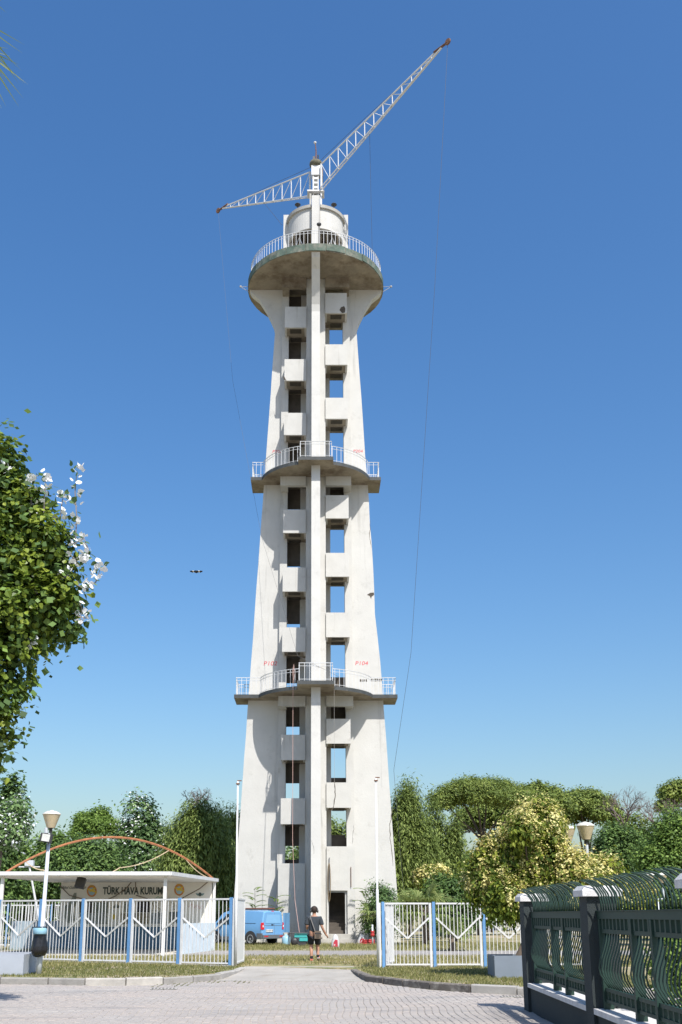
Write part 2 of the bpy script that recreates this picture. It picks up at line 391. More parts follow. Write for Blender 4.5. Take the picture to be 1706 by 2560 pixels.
# ------------------------------------------------------------------ the parachute tower
TY = 61.0
tower = thing('parachute_tower', 'tall white concrete parachute tower with ring galleries and a lattice crane on top', 'tower', (0, TY, 0))
def rz_(z): return 4.75 - .0546 * z
FIN = .26
FLARE = [(2.66,38.3),(2.74,38.75),(2.92,39.2),(3.2,39.83),(3.68,40.66),(4.2,41.13),(4.36,41.40)]
def fin_mesh(name, r0, chip=None):
    n = 26; prof = [(r0, 0)]
    prof += [(rz_(38.3*i/n) + (R.uniform(-.012, .012) if 0 < i < n else 0), 38.3*i/n) for i in range(n)] + FLARE + [(r0, 41.40)]
    if chip:
        prof = [(r - chip(z), z) if i not in (0, len(prof)-1) else (r, z) for i, (r, z) in enumerate(prof)]
    return MB().ext(prof, 'y', -FIN, FIN).mesh(name, M_WHITE)
chip = lambda z: .0
fm = fin_mesh('fin', 1.3)
put('front_fin', fm, tower, Matrix.Rotation(-math.pi/2, 4, 'Z')); put('rear_fin', fm, tower, Matrix.Rotation(math.pi/2, 4, 'Z'))
chips = {12: .05, 13: .13, 14: .07, 15: .02, 17: .04, 20: .03}
put('side_wing', fin_mesh('side_wing', 2.19, lambda z: chips.get(round(z/38.3*26), 0) if 15 < z < 30 else 0), tower)
put('side_wing', fin_mesh('side_wing', 2.19), tower, Matrix.Rotation(math.pi, 4, 'Z'))
MB().box(-.6, -1.48, 0, .6, .5, 41.40).build('stair_pier', M_BAY, tower)
for s in (-1, 1): MB().box(min(s*1.76, s*2.2), -.5, 0, max(s*1.76, s*2.2), .5, 41.40).build('bay_pilaster', M_BAY, tower)
# ground-floor blocks
MB().box(-2.1, -1.6, 0, -.603, .5, 4.29).build('base_block', M_BAY, tower)
mb = MB(); mb.box(.603, -1.6, 0, .68, -.5, 5.22); mb.box(1.75, -1.6, 0, 2.17, -.5, 5.22); mb.box(.68, -1.597, 2.82, 1.75, -.5, 5.22); mb.box(.68, -1.5, 0, 1.75, -.5, .5)
mb.build('door_block', M_BAY, tower)
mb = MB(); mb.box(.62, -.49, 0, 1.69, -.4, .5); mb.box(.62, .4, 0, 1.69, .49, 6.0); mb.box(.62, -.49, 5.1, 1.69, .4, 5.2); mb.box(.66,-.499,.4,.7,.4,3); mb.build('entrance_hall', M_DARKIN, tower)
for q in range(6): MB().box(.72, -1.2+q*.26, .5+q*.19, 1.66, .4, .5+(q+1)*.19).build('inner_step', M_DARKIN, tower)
fr = MB(); fr.box(1.62, -1.45, .5, 1.748, -1.36, 2.8); fr.box(.682, -1.45, 2.72, 1.62, -1.36, 2.8); fr.box(.682, -1.45, .5, .72, -1.36, 2.72); fr.build('door_frame', mat('grey_frame', (.42,.42,.41), .7, .1), tower)
MB().box(.35, -2.65, 0, 2.0, -1.603, .5).build('step', M_CONC, tower); MB().box(.05, -3.25, 0, 2.25, -2.653, .26).build('step', M_CONC, tower)
# stair balconies: tubs open at the top, with an inset grate below
def balcony(x0, x1, zb, zt, name='stair_balcony'):
    t_ = .12; mb = MB()
    mb.box(x0, -1.6, zb, x1, -1.6+t_, zt); mb.box(x0, -1.6+t_, zb, x0+t_, -.502, zt-.002); mb.box(x1-t_, -1.6+t_, zb, x1, -.502, zt-.002)
    o = mb.build(name, M_BAY, tower)
    inner = (max(x0, .602) if x0 > 0 else x0, x1 if x0 > 0 else min(x1, -.602))
    MB().box(x0+t_, -1.6+t_, zb+.03, x1-t_, -.502, zb+.16).build('floor_slab', M_SOFF, o)
    cx = (x0+x1)/2
    for yy in (-1.12, -.12):
        g = MB(); g.box(cx-.36, yy-.22, zb+.0, cx+.36, yy+.22, zb+.029)
        for k in range(9): g.box(cx-.33+k*.08, yy-.2, zb-.02, cx-.33+k*.08+.025, yy+.2, zb+.001)
        for k in range(3): g.box(cx-.34, yy-.2+k*.19, zb-.03, cx+.34, yy-.18+k*.19, zb-.019)
        g.build('grate', M_GRATE, o)
    xa, xb = (.602, 1.758) if x0 > 0 else (-1.758, -.602)
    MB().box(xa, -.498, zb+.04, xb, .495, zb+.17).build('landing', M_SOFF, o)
    return o
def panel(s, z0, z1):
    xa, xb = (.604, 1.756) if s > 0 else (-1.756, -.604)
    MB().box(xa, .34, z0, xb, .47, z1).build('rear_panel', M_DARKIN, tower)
Rb = [(7.37,8.79),(11.02,12.46),(17.34,18.84),(21.08,22.58),(24.80,26.30),(31.42,32.86),(35.16,36.60),(38.84,40.30)]
Lb = [(6.45,7.90),(10.07,11.53),(16.45,17.93),(20.15,21.66),(23.86,25.36),(30.32,31.82),(34.05,35.55),(37.80,39.30)]
for b, t_ in Rb: balcony(.602, 2.0, b, t_)
for b, t_ in Lb: balcony(-1.98, -.602, b, t_)
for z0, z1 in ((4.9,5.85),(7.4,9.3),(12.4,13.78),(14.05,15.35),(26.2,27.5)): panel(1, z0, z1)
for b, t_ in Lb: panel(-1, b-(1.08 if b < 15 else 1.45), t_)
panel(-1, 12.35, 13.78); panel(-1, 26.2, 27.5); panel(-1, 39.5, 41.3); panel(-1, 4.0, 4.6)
for s in (-1, 1):                                       # back piers narrowing the rear openings
    x = s*.80; MB().box(min(s*.602, s*.97), .2, 4.3, max(s*.602, s*.90), .33, 41.3).build('rear_pier', M_BAY, tower)
for z0, z1 in ((13.2,13.80),(26.95,27.54),(40.75,41.40)):   # downstand beams under the galleries
    for s in (-1, 1):
        xa, xb = sorted((s*.603, s*2.17)); mb = MB(); mb.box(xa, -1.62, z0, xb, -1.3, z1-.003); mb.box(min(s*1.72, s*2.17), -1.3, z0, max(s*1.72, s*2.17), -.503, z1-.003)
        mb.build('downstand_beam', M_SOFF if z0 > 40 else M_BAY, tower)
# galleries
def outline(Rr, E, hw, seg=10):
    pts = []; a0 = math.asin(hw/Rr)
    for q in range(4):
        base = q*math.pi/2; c, s = math.cos(base), math.sin(base)
        rot = lambda x, y: (x*c - y*s, x*s + y*c)
        pts += [rot(E, -hw), rot(E, hw)]
        for i in range(seg+1):
            a = a0 + (math.pi/2 - 2*a0)*i/seg; pts.append(rot(Rr*math.cos(a), Rr*math.sin(a)))
    return pts
def densify(pts, step, closed=True):
    out = []; n = len(pts)
    segs = [(pts[i], pts[(i+1) % n]) for i in range(n if closed else n-1)]
    acc = 0.0
    for a, b in segs:
        L = math.dist(a, b); d = -acc
        while d + step <= L:
            d += step; out.append((a[0]+(b[0]-a[0])*d/L, a[1]+(b[1]-a[1])*d/L))
        acc = L - d
        if acc >= step: acc -= step
    return out
def railing(pts, z, step, parent, name='railing', h=1.02):
    rail = MB()
    for zz, r_ in ((z+h, .022), (z+h-.17, .015), (z+.1, .013)):
        rail.tube([(x, y, zz) for x, y in pts + [pts[0]]], r_, 5)
    o = rail.build(name, M_RAILW, parent)
    bm = MB().box(-.013, -.013, 0, .013, .013, h).mesh('baluster', M_RAILW); rest = MB()
    for x, y in densify(pts, step):
        if y < 1.2: put('baluster', bm, o, Matrix.Translation((x, y, z)))
        else: rest.box(x-.016, y-.016, z, x+.016, y+.016, z+h)
    stuff(rest.build('rear_balusters', M_RAILW, o))
    return o
for E, z in ((4.79, 13.80), (4.03, 27.54)):
    pts = outline(3.50, E, 1.04); zt = z + .21
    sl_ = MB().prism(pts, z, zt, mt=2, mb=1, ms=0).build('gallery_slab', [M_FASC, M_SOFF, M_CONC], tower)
    inn = outline(3.40, E-.1, .94)
    railing(inn, zt, .285, tower)
circ = [(4.45*math.cos(2*math.pi*i/44), 4.45*math.sin(2*math.pi*i/44)) for i in range(44)]
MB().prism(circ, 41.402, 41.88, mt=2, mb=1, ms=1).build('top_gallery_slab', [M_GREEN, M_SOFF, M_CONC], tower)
for i in range(22):                                     # green weathered fascia plates round the rim
    a0, a1 = 2*math.pi*i/22+.004, 2*math.pi*(i+1)/22-.004; k = R.uniform(-.03, .03); rr = 4.47 + R.uniform(0, .03)
    p = [(rr*math.cos(a), rr*math.sin(a)) for a in (a0, (a0+a1)/2, a1)]; q = [((rr-.05)*math.cos(a), (rr-.05)*math.sin(a)) for a in (a1, (a0+a1)/2, a0)]
    MB().prism(p+q, 41.44+k, 41.93+k*.5).build('fascia_plate', M_GREEN, tower)
railing([(4.3*math.cos(2*math.pi*i/56), 4.3*math.sin(2*math.pi*i/56)) for i in range(56)], 41.88, .25, tower, h=1.08)
M_LGREY0 = mat('bracket_grey', (.4,.4,.4), .5)
# lantern room above the top gallery
MB().box(-FIN, -2.17, 41.88, FIN, 2.17, 47.2).build('lantern_fin', M_WHITE, tower)
for s in (-1, 1): MB().box(min(s*.262, s*2.17), -FIN, 41.88, max(s*.262, s*2.17), FIN, 47.15).build('lantern_fin', M_WHITE, tower)
def ring(name, r0, r1, z0, z1, m, n=40):
    mb = MB(); mb.lathe([(r1, z0), (r1, z1), (r0, z1), (r0, z0), (r1, z0)], n=n); return mb.build(name, m, tower, smooth=False)
for q in range(4):
    a0 = q*math.pi/2 + .15; a1 = (q+1)*math.pi/2 - .15
    MB().lathe([(1.86, 44.96), (1.86, 46.45), (1.70, 46.45), (1.70, 44.96), (1.86, 44.96)], n=12, a0=a0, a1=a1).build('drum_wall', M_WHITE, tower, smooth=False)
    MB().lathe([(1.99, 46.45), (2.01, 46.66), (1.5, 46.70), (1.5, 46.45), (1.99, 46.45)], n=12, a0=a0+.0, a1=a1).build('drum_cornice', M_CONC, tower)
    MB().lathe([(2.10, 41.885), (2.12, 42.85), (2.0, 42.85), (2.0, 41.885), (2.10, 41.885)], n=12, a0=a0, a1=a1).build('parapet', M_GREEN, tower)
MB().lathe([(.05, 46.5), (1.72, 46.5), (1.72, 46.62), (.05, 46.62)], n=32).build('drum_roof', M_CONC, tower)
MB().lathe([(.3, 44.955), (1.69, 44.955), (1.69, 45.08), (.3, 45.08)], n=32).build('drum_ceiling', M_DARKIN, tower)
for s in (-1, 1):                                       # roof trusses visible under the drum
    for k in range(4):
        xa = s*(.35 + k*.36); MB().bar((xa, -1.3, 44.85), (xa, 1.3, 44.85), .07, .1).build('ceiling_joist', mat('old_timber', (.36,.31,.24), .9, .3), tower)
    MB().tube([(s*.4, -1.3, 42.9), (s*1.1, -1.0, 44.85)], .03).build('strut', M_WMET, tower); MB().tube([(s*1.7, -1.0, 42.9), (s*1.1, -1.0, 44.85)], .03).build('strut', M_WMET, tower)
for s in (-1, 1):                                       # flood lamps on the cornice
    mb = MB(); mb.tube([(s*1.2, -1.45, 46.68), (s*1.2, -1.45, 46.95)], .03); mb.lathe([(.02, .0), (.16, .02), (.2, .07), (.16, .13), (.02, .15)], (s*1.2, -1.45, 46.95), 12); mb.build('roof_lamp', M_DKMET, tower)
    mb = MB(); mb.tube([(s*4.4, -.1, 41.35), (s*4.95, -.1, 41.72)], .016); mb.tube([(s*4.45, -.1, 41.75), (s*4.95, -.1, 41.75)], .016); mb.lathe([(.02, -.05), (.07, -.03), (.08, .05), (.02, .08)], (s*4.98, -.1, 41.75), 10); mb.build('lamp_bracket', M_LGREY0, tower)
mb = MB(); mb.tube([(.2, -4.3, 41.9), (.2, -4.3, 43.4)], .025); mb.lathe([(.02, -.04), (.14, -.03), (.15, .05), (.02, .09)], (.2, -4.3, 43.4), 10); mb.build('railing_lamp', M_DKMET, tower)
# mast
mast = MB()
for s in (-1, 1): mast.box(s*.17-.045, -.17, 46.62, s*.17+.045, .17, 50.35)
for k in range(9): mast.box(-.126, -.15, 47.2+k*.36, .126, .15, 47.34+k*.36)
mo = mast.build('mast', M_WMET, tower)
MB().box(-.3, -.24, 50.352, .3, .24, 51.1).build('mast_head', M_WMET, tower); MB().box(.301, -.15, 50.0, .5, .15, 50.9).build('winch_bracket', M_RUST, tower)
MB().lathe([(.05, 51.1), (.34, 51.12), (.44, 51.3), (.42, 51.48), (.1, 51.56), (.02, 51.56)], n=18).build('cap_disc', mat('mossy_metal', (.14,.13,.09), .9, .4, 6), tower, smooth=True)
MB().tube([(0, 0, 51.5), (.02, 0, 52.4), (-.03, 0, 53.05)], [.06, .04, .03]).build('spire', M_RUST, tower); MB().lathe([(.01, -.1), (.09, -.04), (.1, .04), (.01, .1)], (-.05, 0, 53.12), 10).build('beacon', M_WMET, tower)
mb = MB(); mb.box(-.2, -.08, 51.5, -.06, .08, 51.95); mb.tube([(.14, 0, 51.5), (.16, 0, 52.1)], .05); mb.build('antenna', M_DKMET, tower)
MB().box(-.58, -.4, 48.93, .58, .4, 49.02).build('slewing_plate', M_WMET, tower)
MB().box(-.42, -.3, 46.63, -.3, .3, 48.89).build('mast_cladding', M_CONC, tower); MB().box(.3, -.3, 46.63, .42, .3, 48.89).build('mast_cladding', M_WMET, tower)
# lattice arms
rtip, ltip = P(1120, 105, 61-8.75), P(546, 527, 61+7.0)
def arm(tip, n, label):
    tip = Vector((tip.x, tip.y-TY, tip.z)); d = Vector((tip.x, tip.y, 0)).normalized(); sd = Vector((-d.y, d.x, 0))
    root = Vector((0, 0, 0)) + d*.55
    T0, B0 = root + Vector((0, 0, 51.05)), root + Vector((0, 0, 49.08))
    endp = tip - d*.5
    top = lambda u: T0.lerp(endp + Vector((0,0,.06)), u)
    bot = lambda u, s: B0.lerp(endp - Vector((0,0,.06)), u) + sd*s*.10*(1-u*.8)
    mb = MB(); mb.tube([top(0), top(1)], .05, 6)
    for s in (-1, 1): mb.tube([bot(0, s), bot(1, s)], .042, 6)
    o = mb.build('crane_arm', M_WMET, tower); o['label'] = label
    for k in range(n):
        u = (k/n); v = ((k+1)/n)
        MB().tube([bot(u, 0), top(u)], .034 if k else .075, 6).build('lattice_post', M_WMET, o)
        MB().tube([top(u), bot(v, 0)], .022, 5).build('lattice_diagonal', M_WMET, o)
        MB().tube([bot(u, 1), bot(u, -1)], .018, 5).build('lattice_brace', M_WMET, o)
    tipm = MB().tube([endp - d*.6, tip], [.09, .07], 8); tipm.build('arm_tip', M_RUST, o)
    pm = MB().lathe([(.03, -.05), (.2, -.05), (.22, 0), (.2, .05), (.03, .05)], n=14); pm.xf(Matrix.Translation(tip + Vector((0,0,.02))) @ d.to_track_quat('X', 'Z').to_matrix().to_4x4() @ Matrix.Rotation(math.pi/2, 4, 'X')); pm.build('pulley', M_RUST, o)
    MB().tube([Vector((0, 0, 51.3)), top(.35) + Vector((0,0,.25)), top(.75)], .012, 4).build('stay_cable', M_CABLE, o)
    return top, bot
rt, rb = arm(rtip, 13, 'long lattice arm reaching up to the right'); lt, lb = arm(ltip, 10, 'long lattice arm reaching back to the left')
# graffiti and damage on the plaster
def on_wall(px, py, Y): p = P(px, py, Y); return Vector((p.x, p.y - TY, p.z))
wy = TY - FIN - .006
for s_, px, py, sz in (('P102', 676, 1659, .36), ('P104', 904, 1658.5, .34), ('P202', 693, 1129, .27), ('P204', 895, 1128, .27)):
    p = on_wall(px, py, wy); text('graffiti', s_, sz, M_RED, tower, Matrix.Translation(p) @ FACE, shear=.15, xs=1.15)
def crack(pts, Y, wd, name='crack'):
    mb = MB(); q = [on_wall(x, y, Y) for x, y in pts]; fine = []
    for a, b in zip(q, q[1:]):
        for k in range(4): fine.append(a.lerp(b, k/4) + Vector((R.uniform(-.03, .03), 0, 0)))
    fine.append(q[-1]); n = len(fine); vs = []
    for i, p in enumerate(fine):
        ww = wd * R.uniform(.4, 1.2) * (1 if 0 < i < n-1 else .2); vs += [p + Vector((-ww, 0, 0)), p + Vector((ww, 0, 0))]
    mb.add(vs, [(2*i, 2*i+1, 2*i+3, 2*i+2) for i in range(n-1)]); return mb.build(name, M_CRACK, tower)
crack([(984,2015),(975,2060),(976,2095),(983,2165)], wy, .022); crack([(927,1300),(924,1345),(929,1370)], wy, .015); crack([(886,2060),(883,2085),(881,2110)], TY-.505, .012)
crack([(837,1952),(838,1980),(837,2008),(826,2034)], TY-1.606, .03)
crack([(780,2100),(786,2130),(784,2160)], TY-rz_(5)-.01, .008)
def chipped(pts, Y, name='broken_plaster'):
    q = [on_wall(x, y, Y) for x, y in pts]; return MB().add(q, [tuple(range(len(q)))]).build(name, M_CRACK, tower)
chipped([(918,1487),(926,1482),(935,1481),(936,1487),(930,1491),(928,1497),(925,1490)], wy)
chipped([(849,775),(853,768),(861,765),(864,772),(863,781),(856,783)], TY-1.608)
for x0, x1 in ((900,921),(927,958)):
    y0 = 1701 if x0 < 910 else 1700
    for k in range(int((x1-x0)/5)): chipped([(x0+k*5, y0-3+R.uniform(-1,1)), (x0+k*5+3.6, y0-3), (x0+k*5+3.8, y0+3+R.uniform(-1,1)), (x0+k*5, y0+3)], wy, 'exposed_brick_patch')
chipped([(708,940),(712,942),(716,951),(711,950)], TY-1.608)
MB().tube([(.72, -1.66, 2.75), (.75, -1.66, 4.6)], .02).build('conduit', M_CABLE, tower); MB().tube([(1.95, -1.65, 3.0), (1.95, -1.65, 4.1)], .02).build('conduit', M_RUST, tower)

# ropes and cables
def cable(name, label, cat, pts, r, m, sag=0.0, n=14):
    q = []
    for a, b in zip(pts, pts[1:]):
        a, b = Vector(a), Vector(b)
        for k in range(n): u = k/n; q.append(a.lerp(b, u) - Vector((0, 0, 4*sag*u*(1-u))))
    q.append(Vector(pts[-1])); return tag(MB().tube(q, r, 4).build(name, m), label, cat)
W = lambda v: Vector((v.x, v.y+TY, v.z))
cable('hanging_cable', 'thin dark cable hanging from the tip of the right crane arm down behind the tower', 'cable', [rtip, P(1088, 707, 54.5), P(1028, 1632, 58.5), P(985, 1925, 60.5), (5.2, 61.5, .0)], .012, M_CABLE)
cable('hanging_cable', 'thin dark cable from the middle of the right crane arm to the top gallery', 'cable', [W(rb(.42, 1)), P(931, 630, TY-1.6)], .012, M_CABLE)
cable('hanging_cable', 'thin dark cable from the tip of the left crane arm down to the lowest gallery', 'cable', [ltip, P(582, 950, 64), P(655, 1345, 60.2), P(745, 1640, TY-4.0), P(848, 1692, TY-3.9)], .008, M_CABLE)
cable('hanging_cable', 'short dark cable from the left crane arm to the top gallery railing', 'cable', [W(lb(.5, 1)), P(706, 563, TY-2.4)], .011, M_CABLE)
M_ROPE = mat('pink_rope', (.42,.27,.23), .8, .2, 20)
g0 = P(735, 1662, TY-3.5)
cable('rope', 'long pinkish rope hanging from the lowest gallery to the generator', 'rope', [g0, P(733, 1715, TY-3.8), P(732, 2100, TY-4.4), P(738, 2250, 56.0), (-.82, 54.3, .66)], .016, M_ROPE)
cable('rope', 'coil of pinkish rope tied on the lowest gallery railing', 'rope', [g0+Vector((0,-.06,.02)), g0+Vector((.07,-.08,-.5)), g0+Vector((-.02,-.09,-.95)), g0+Vector((-.08,-.08,-.4)), g0+Vector((.0,-.05,0))], .012, M_ROPE, n=4)
cable('rope', 'thin grey rope hanging down the right stair bay from the lowest gallery', 'rope', [P(836, 1725, TY-3.7), P(836.5, 1960, TY-3.0)], .009, mat('grey_rope', (.35,.33,.3), .8))
q = [(.74+.07*math.sin(a), 59.33, 4.3-1.6*(1-math.cos(a))/2*1.3) for a in [i*2*math.pi/16 for i in range(17)]]
tag(MB().tube(q, .02, 5).build('hose', mat('tan_hose', (.22,.16,.09), .7, .2)), 'loop of tan hose hung beside the tower door', 'hose')

# ------------------------------------------------------------------ white and blue picket fences
M_BLUE = mat('blue_post_paint', (.12,.28,.52), .55, .15, 3, dirt=((.30,.16,.08), .13, 5))
M_DBLUE = mat('deep_blue_post_paint', (.045,.11,.25), .55, .15, 3)
def picket_fence(posts, H, npk, label, bracing=True, blue=M_BLUE, group=None, parts=True):
    base = posts[0]; root = thing('picket_fence', label, 'fence', (base[0], base[1], 0), 0, group)
    for i, (x, y) in enumerate(posts):
        a = posts[max(i-1, 0)]; b = posts[min(i+1, len(posts)-1)]; d = Vector((b[0]-a[0], b[1]-a[1], 0)).normalized(); n = Vector((-d.y, d.x, 0))
        c = Vector((x, y, 0))
        MB().bar(c - Vector((0,0,.06)) + d*.03, c + Vector((0,0,H+.03)) + d*.03, .085, .085, up=n).build('post', blue, root, world=True)
        if parts: MB().bar(c - Vector((0,0,.06)) - d*.075, c + Vector((0,0,H)) - d*.075, .07, .06, up=n).build('post', M_WMET, root, world=True)
    joined = MB()
    for i in range(len(posts)-1):
        a = Vector((*posts[i], 0)); b = Vector((*posts[i+1], 0)); d = (b-a).normalized(); L = (b-a).length; n = Vector((-d.y, d.x, 0))
        a2, b2 = a + d*.10, b - d*.12; L2 = (b2-a2).length
        rails = [(H-.02, .05), (.09, .045)]
        for z, h in rails:
            tgt = MB() if parts else joined
            tgt.bar(a2 + Vector((0,0,z)), b2 + Vector((0,0,z)), .045, h)
            if parts: tgt.build('rail', M_WMET, root, world=True)
        for k in range(npk):
            c = a2 + d*(L2*(k+.7)/(npk+.4)); lean = Vector((R.uniform(-.014,.014) if R.random() > .06 else R.choice((-.05,.05)), R.uniform(-.01,.01), 0))
            if parts: MB().bar(c + Vector((0,0,.11)), c + lean + Vector((0,0,H-.047)), .019, .016, up=n).build('picket', M_WMET, root, world=True)
            else: joined.bar(c + Vector((0,0,.11)), c + Vector((0,0,H-.047)), .035, .02, up=n)
        if bracing:
            m = (a2+b2)/2; f = -n*.022 if n.y > 0 else n*.022
            tip = m + Vector((0,0,.83)) + f
            for e in (a2, b2):
                p = e + Vector((0,0,1.42)) + f
                if parts: MB().bar(p, tip, .05, .02, up=(0,-1,0)).build('brace', M_WMET, root, world=True)
                else: joined.bar(p, tip, .05, .02)
    if not parts: stuff(joined.build('pickets', M_WMET, root, world=True))
    return root
LP = [(-2.56,33.0),(-4.25,33.85),(-5.95,34.75),(-7.66,35.6),(-9.3,36.55),(-11.0,37.6),(-12.7,38.7)]
picket_fence(LP, 2.0, 12, 'white picket fence with V braces and blue posts in front of the kiosk')
# low plinth under the left fence
mb = MB()
for a, b in zip(LP, LP[1:]): mb.bar((a[0], a[1], -.02), (b[0], b[1], -.02), .22, .12)
tag(mb.build('fence_plinth', M_CONC), 'low concrete plinth under the white fence before the kiosk', 'plinth')
RP = [(1.98,32.3),(3.5,32.35),(5.0,32.4),(6.55,32.45),(8.1,32.5)]
picket_fence(RP, 1.86, 11, 'white picket fence with V braces and blue posts right of the gateway')
picket_fence([(x, 88+.05*x) for x in (9.5, 12, 14.5, 17, 19.5, 22, 24.5, 27)], 2.0, 16, 'distant white fence with blue posts across the far lawn behind the fan palms', parts=False)
picket_fence([(-13.2-2.1*k, 54-.3*k) for k in range(-1, 4)], 2.0, 12, 'distant white fence with blue posts behind the left end of the kiosk', parts=False)
# gate leaves swung open
gl = thing('gate_leaf', 'peeling white sheet-metal gate leaf swung open beside the left flagpole', 'gate', (-2.44,33.05,0), math.radians(87.5))
MB().box(0, -.02, .1, 2.2, .02, 1.96).build('sheet', mat('peeling_white_paint', (.78,.78,.77), .5, .06, 3, streak=((.12,.07,.05), .16, 9)), gl)
for x in (.0, 2.16): MB().box(x, -.035, .06, x+.05, .035, 2.02).build('stile', M_WMET, gl)
for z in (.06, 1.965): MB().box(.05, -.035, z, 2.16, .035, z+.05).build('rail', M_WMET, gl)
gr = thing('gate_leaf', 'white picket gate leaf swung open behind the right flagpole', 'gate', (2.06,32.5,0), math.radians(79))
for x in (.0, 2.1): MB().box(x, -.03, .06, x+.05, .03, 1.86).build('stile', M_WMET, gr)
for z in (.06, 1.81): MB().box(.05, -.025, z, 2.1, .025, z+.05).build('rail', M_WMET, gr)
for k in range(12): MB().box(.14+k*.165, -.012, .11, .17+k*.165, .012, 1.81).build('picket', M_WMET, gr)
# flagpoles
def flagpole(x, y, px, py, label):
    t = P(px, py, y); r = thing('flagpole', label, 'flagpole', (x, y, 0)); top = Vector((t.x-x, 0, t.z))
    MB().tube([(0,0,-.05), top*.4, top*.402, top], [.042,.040,.030,.026], 10).build('pole', M_WMET, r, smooth=True)
    mb = MB(); mb.box(top.x-.02, -.02, top.z, top.x+.12, .02, top.z+.03); mb.box(top.x-.05, -.05, top.z-.1, top.x+.06, .05, top.z-.06); mb.build('pulley_head', M_RUST, r)
flagpole(-2.42, 32.9, 595, 1953, 'thin white flagpole left of the gateway'); flagpole(1.84, 32.2, 940, 1945, 'thin white flagpole right of the gateway')

# ------------------------------------------------------------------ kiosk
M_BAN = mat('cream_banner', (.80,.755,.66), .8, .06, 2, streak=((.42,.38,.3), .2, 1.2))
M_KBLUE = mat('kiosk_blue', (.10,.20,.30), .8, .2, 2, dirt=((.35,.38,.4), .22, 2)); M_PALE = mat('pale_blue_wall', (.62,.70,.74), .8, .12, 2, dirt=((.75,.75,.73), .35, 2))
M_LET = mat('lettering', (.055,.075,.065), .7, .1, 5)
KX0, KX1, KY0, KY1 = -11.75, -5.65, 40.6, 48.2
kiosk = thing('kiosk', 'open white kiosk with flat roof and a large cream lettered banner wall', 'kiosk', (-8.5, 44.5, 0))
RX1b = -4.55
mb = MB(); rp = [(-12.6,40.45),(-5.5,40.45),(RX1b+.1,48.4),(-11.9,48.4)]
mb.prism(rp, 2.93, 3.04); mb.build('roof', mat('kiosk_roof_paint', (.80,.775,.72), .7, .08, 2, dirt=((.4,.33,.24), .24, 1.3)), kiosk, world=True)
mb = MB(); mb.bar((-12.6,40.44,3.03),(-5.5,40.44,3.03),.05,.14); mb.build('roof_edge', M_WMET, kiosk, world=True)
mb = MB(); mb.bar((-5.47,40.45,3.03),(RX1b+.13,48.4,3.03),.05,.14); mb.build('roof_edge', M_WMET, kiosk, world=True)
for x, y in ((-11.9,40.7),(-5.72,40.75),(RX1b,48.1)): MB().box(x-.06, y-.06, -.05, x+.06, y+.06, 2.929).build('post', mat('rusty_white_post', (.72,.71,.68), .6, .08, 3, dirt=((.34,.14,.05), .30, 3.5)), kiosk, world=True)
MB().box(-11.4, 48.0, 1.0, RX1b-.1, 48.16, 2.925).build('banner_wall', M_BAN, kiosk, world=True)
MB().box(-11.4, 47.98, -.05, RX1b-.1, 48.18, .997).build('dado', M_KBLUE, kiosk, world=True)
MB().add([(-5.42,43.0,-.05),(-5.32,43.0,-.05),(RX1b+.05,47.97,-.05),(RX1b-.05,47.97,-.05),(-5.42,43.0,1.18),(-5.32,43.0,1.18),(RX1b+.05,47.97,1.18),(RX1b-.05,47.97,1.18)],
         [(0,3,2,1),(4,5,6,7),(0,1,5,4),(1,2,6,5),(2,3,7,6),(3,0,4,7)]).build('side_wall', M_PALE, kiosk, world=True)
MB().box(-13.6, 48.3, -.05, -11.41, 48.45, 1.25).build('low_wall', mat('grey_blue_wall', (.30,.37,.42), .8, .15, 2), kiosk, world=True)
MB().prism([(-12.2,41.2),(-5.6,41.2),(RX1b-.3,47.9),(-11.6,47.9)], -.05, .04).build('floor_slab', mat('kiosk_bounce_floor', (.50,.47,.41), .9, .15, 2), kiosk, world=True)  # pale slab added to bounce light up onto the shaded banner
ban = bpy.data.objects['banner_wall']; BY = 47.99
def bt(px, py): p = P(px, py, BY); return Vector((p.x, BY, p.z))
def btext(body, px, py, size, m=M_LET, xs=1.0, shear=0, name='lettering', sp=1.0, off=0.0):
    return text(name, body, size, m, ban, Matrix.Translation(bt(px, py) + Vector((0,-.006,0))) @ FACE, shear=shear, xs=xs, spacing=sp, off=off)
btext('TÜRK HAVA KURUMU', 338, 2228, .43, xs=.67, off=.014)
btext('Yamaç Paraşütü - Paramotor - Balon - Yelkenkanat - Microlight - Drone - Model Uçakçılık', 342, 2324, .155, xs=.86)
btext('İstikbal Göklerdedir', 180, 2219, .17, shear=.4, xs=.9)
def flat(name, pts, m, dy, parent=ban):                # flat print on the banner (pixel outline)
    q = [bt(x, y) + Vector((0, -dy, 0)) for x, y in pts]; k = len(q); n = MB().add(q + [v + Vector((0, dy*.6, 0)) for v in q], [tuple(range(k))] + [(i, i+k, (i+1) % k+k, (i+1) % k) for i in range(k)])
    o = n.build(name, m); o.parent = parent; return o
M_ORA = mat('print_orange', (.60,.24,.06), .7, .1); M_YEL = mat('print_yellow', (.72,.52,.07), .7, .1); M_SKY = mat('print_sky', (.38,.52,.55), .7, .1)
def ell(cx, cy, rx, ry, n=22, a=0.0): return [(cx + rx*math.cos(t)*math.cos(a) - ry*math.sin(t)*math.sin(a), cy + rx*math.cos(t)*math.sin(a) + ry*math.sin(t)*math.cos(a)) for t in [2*math.pi*i/n for i in range(n)]]
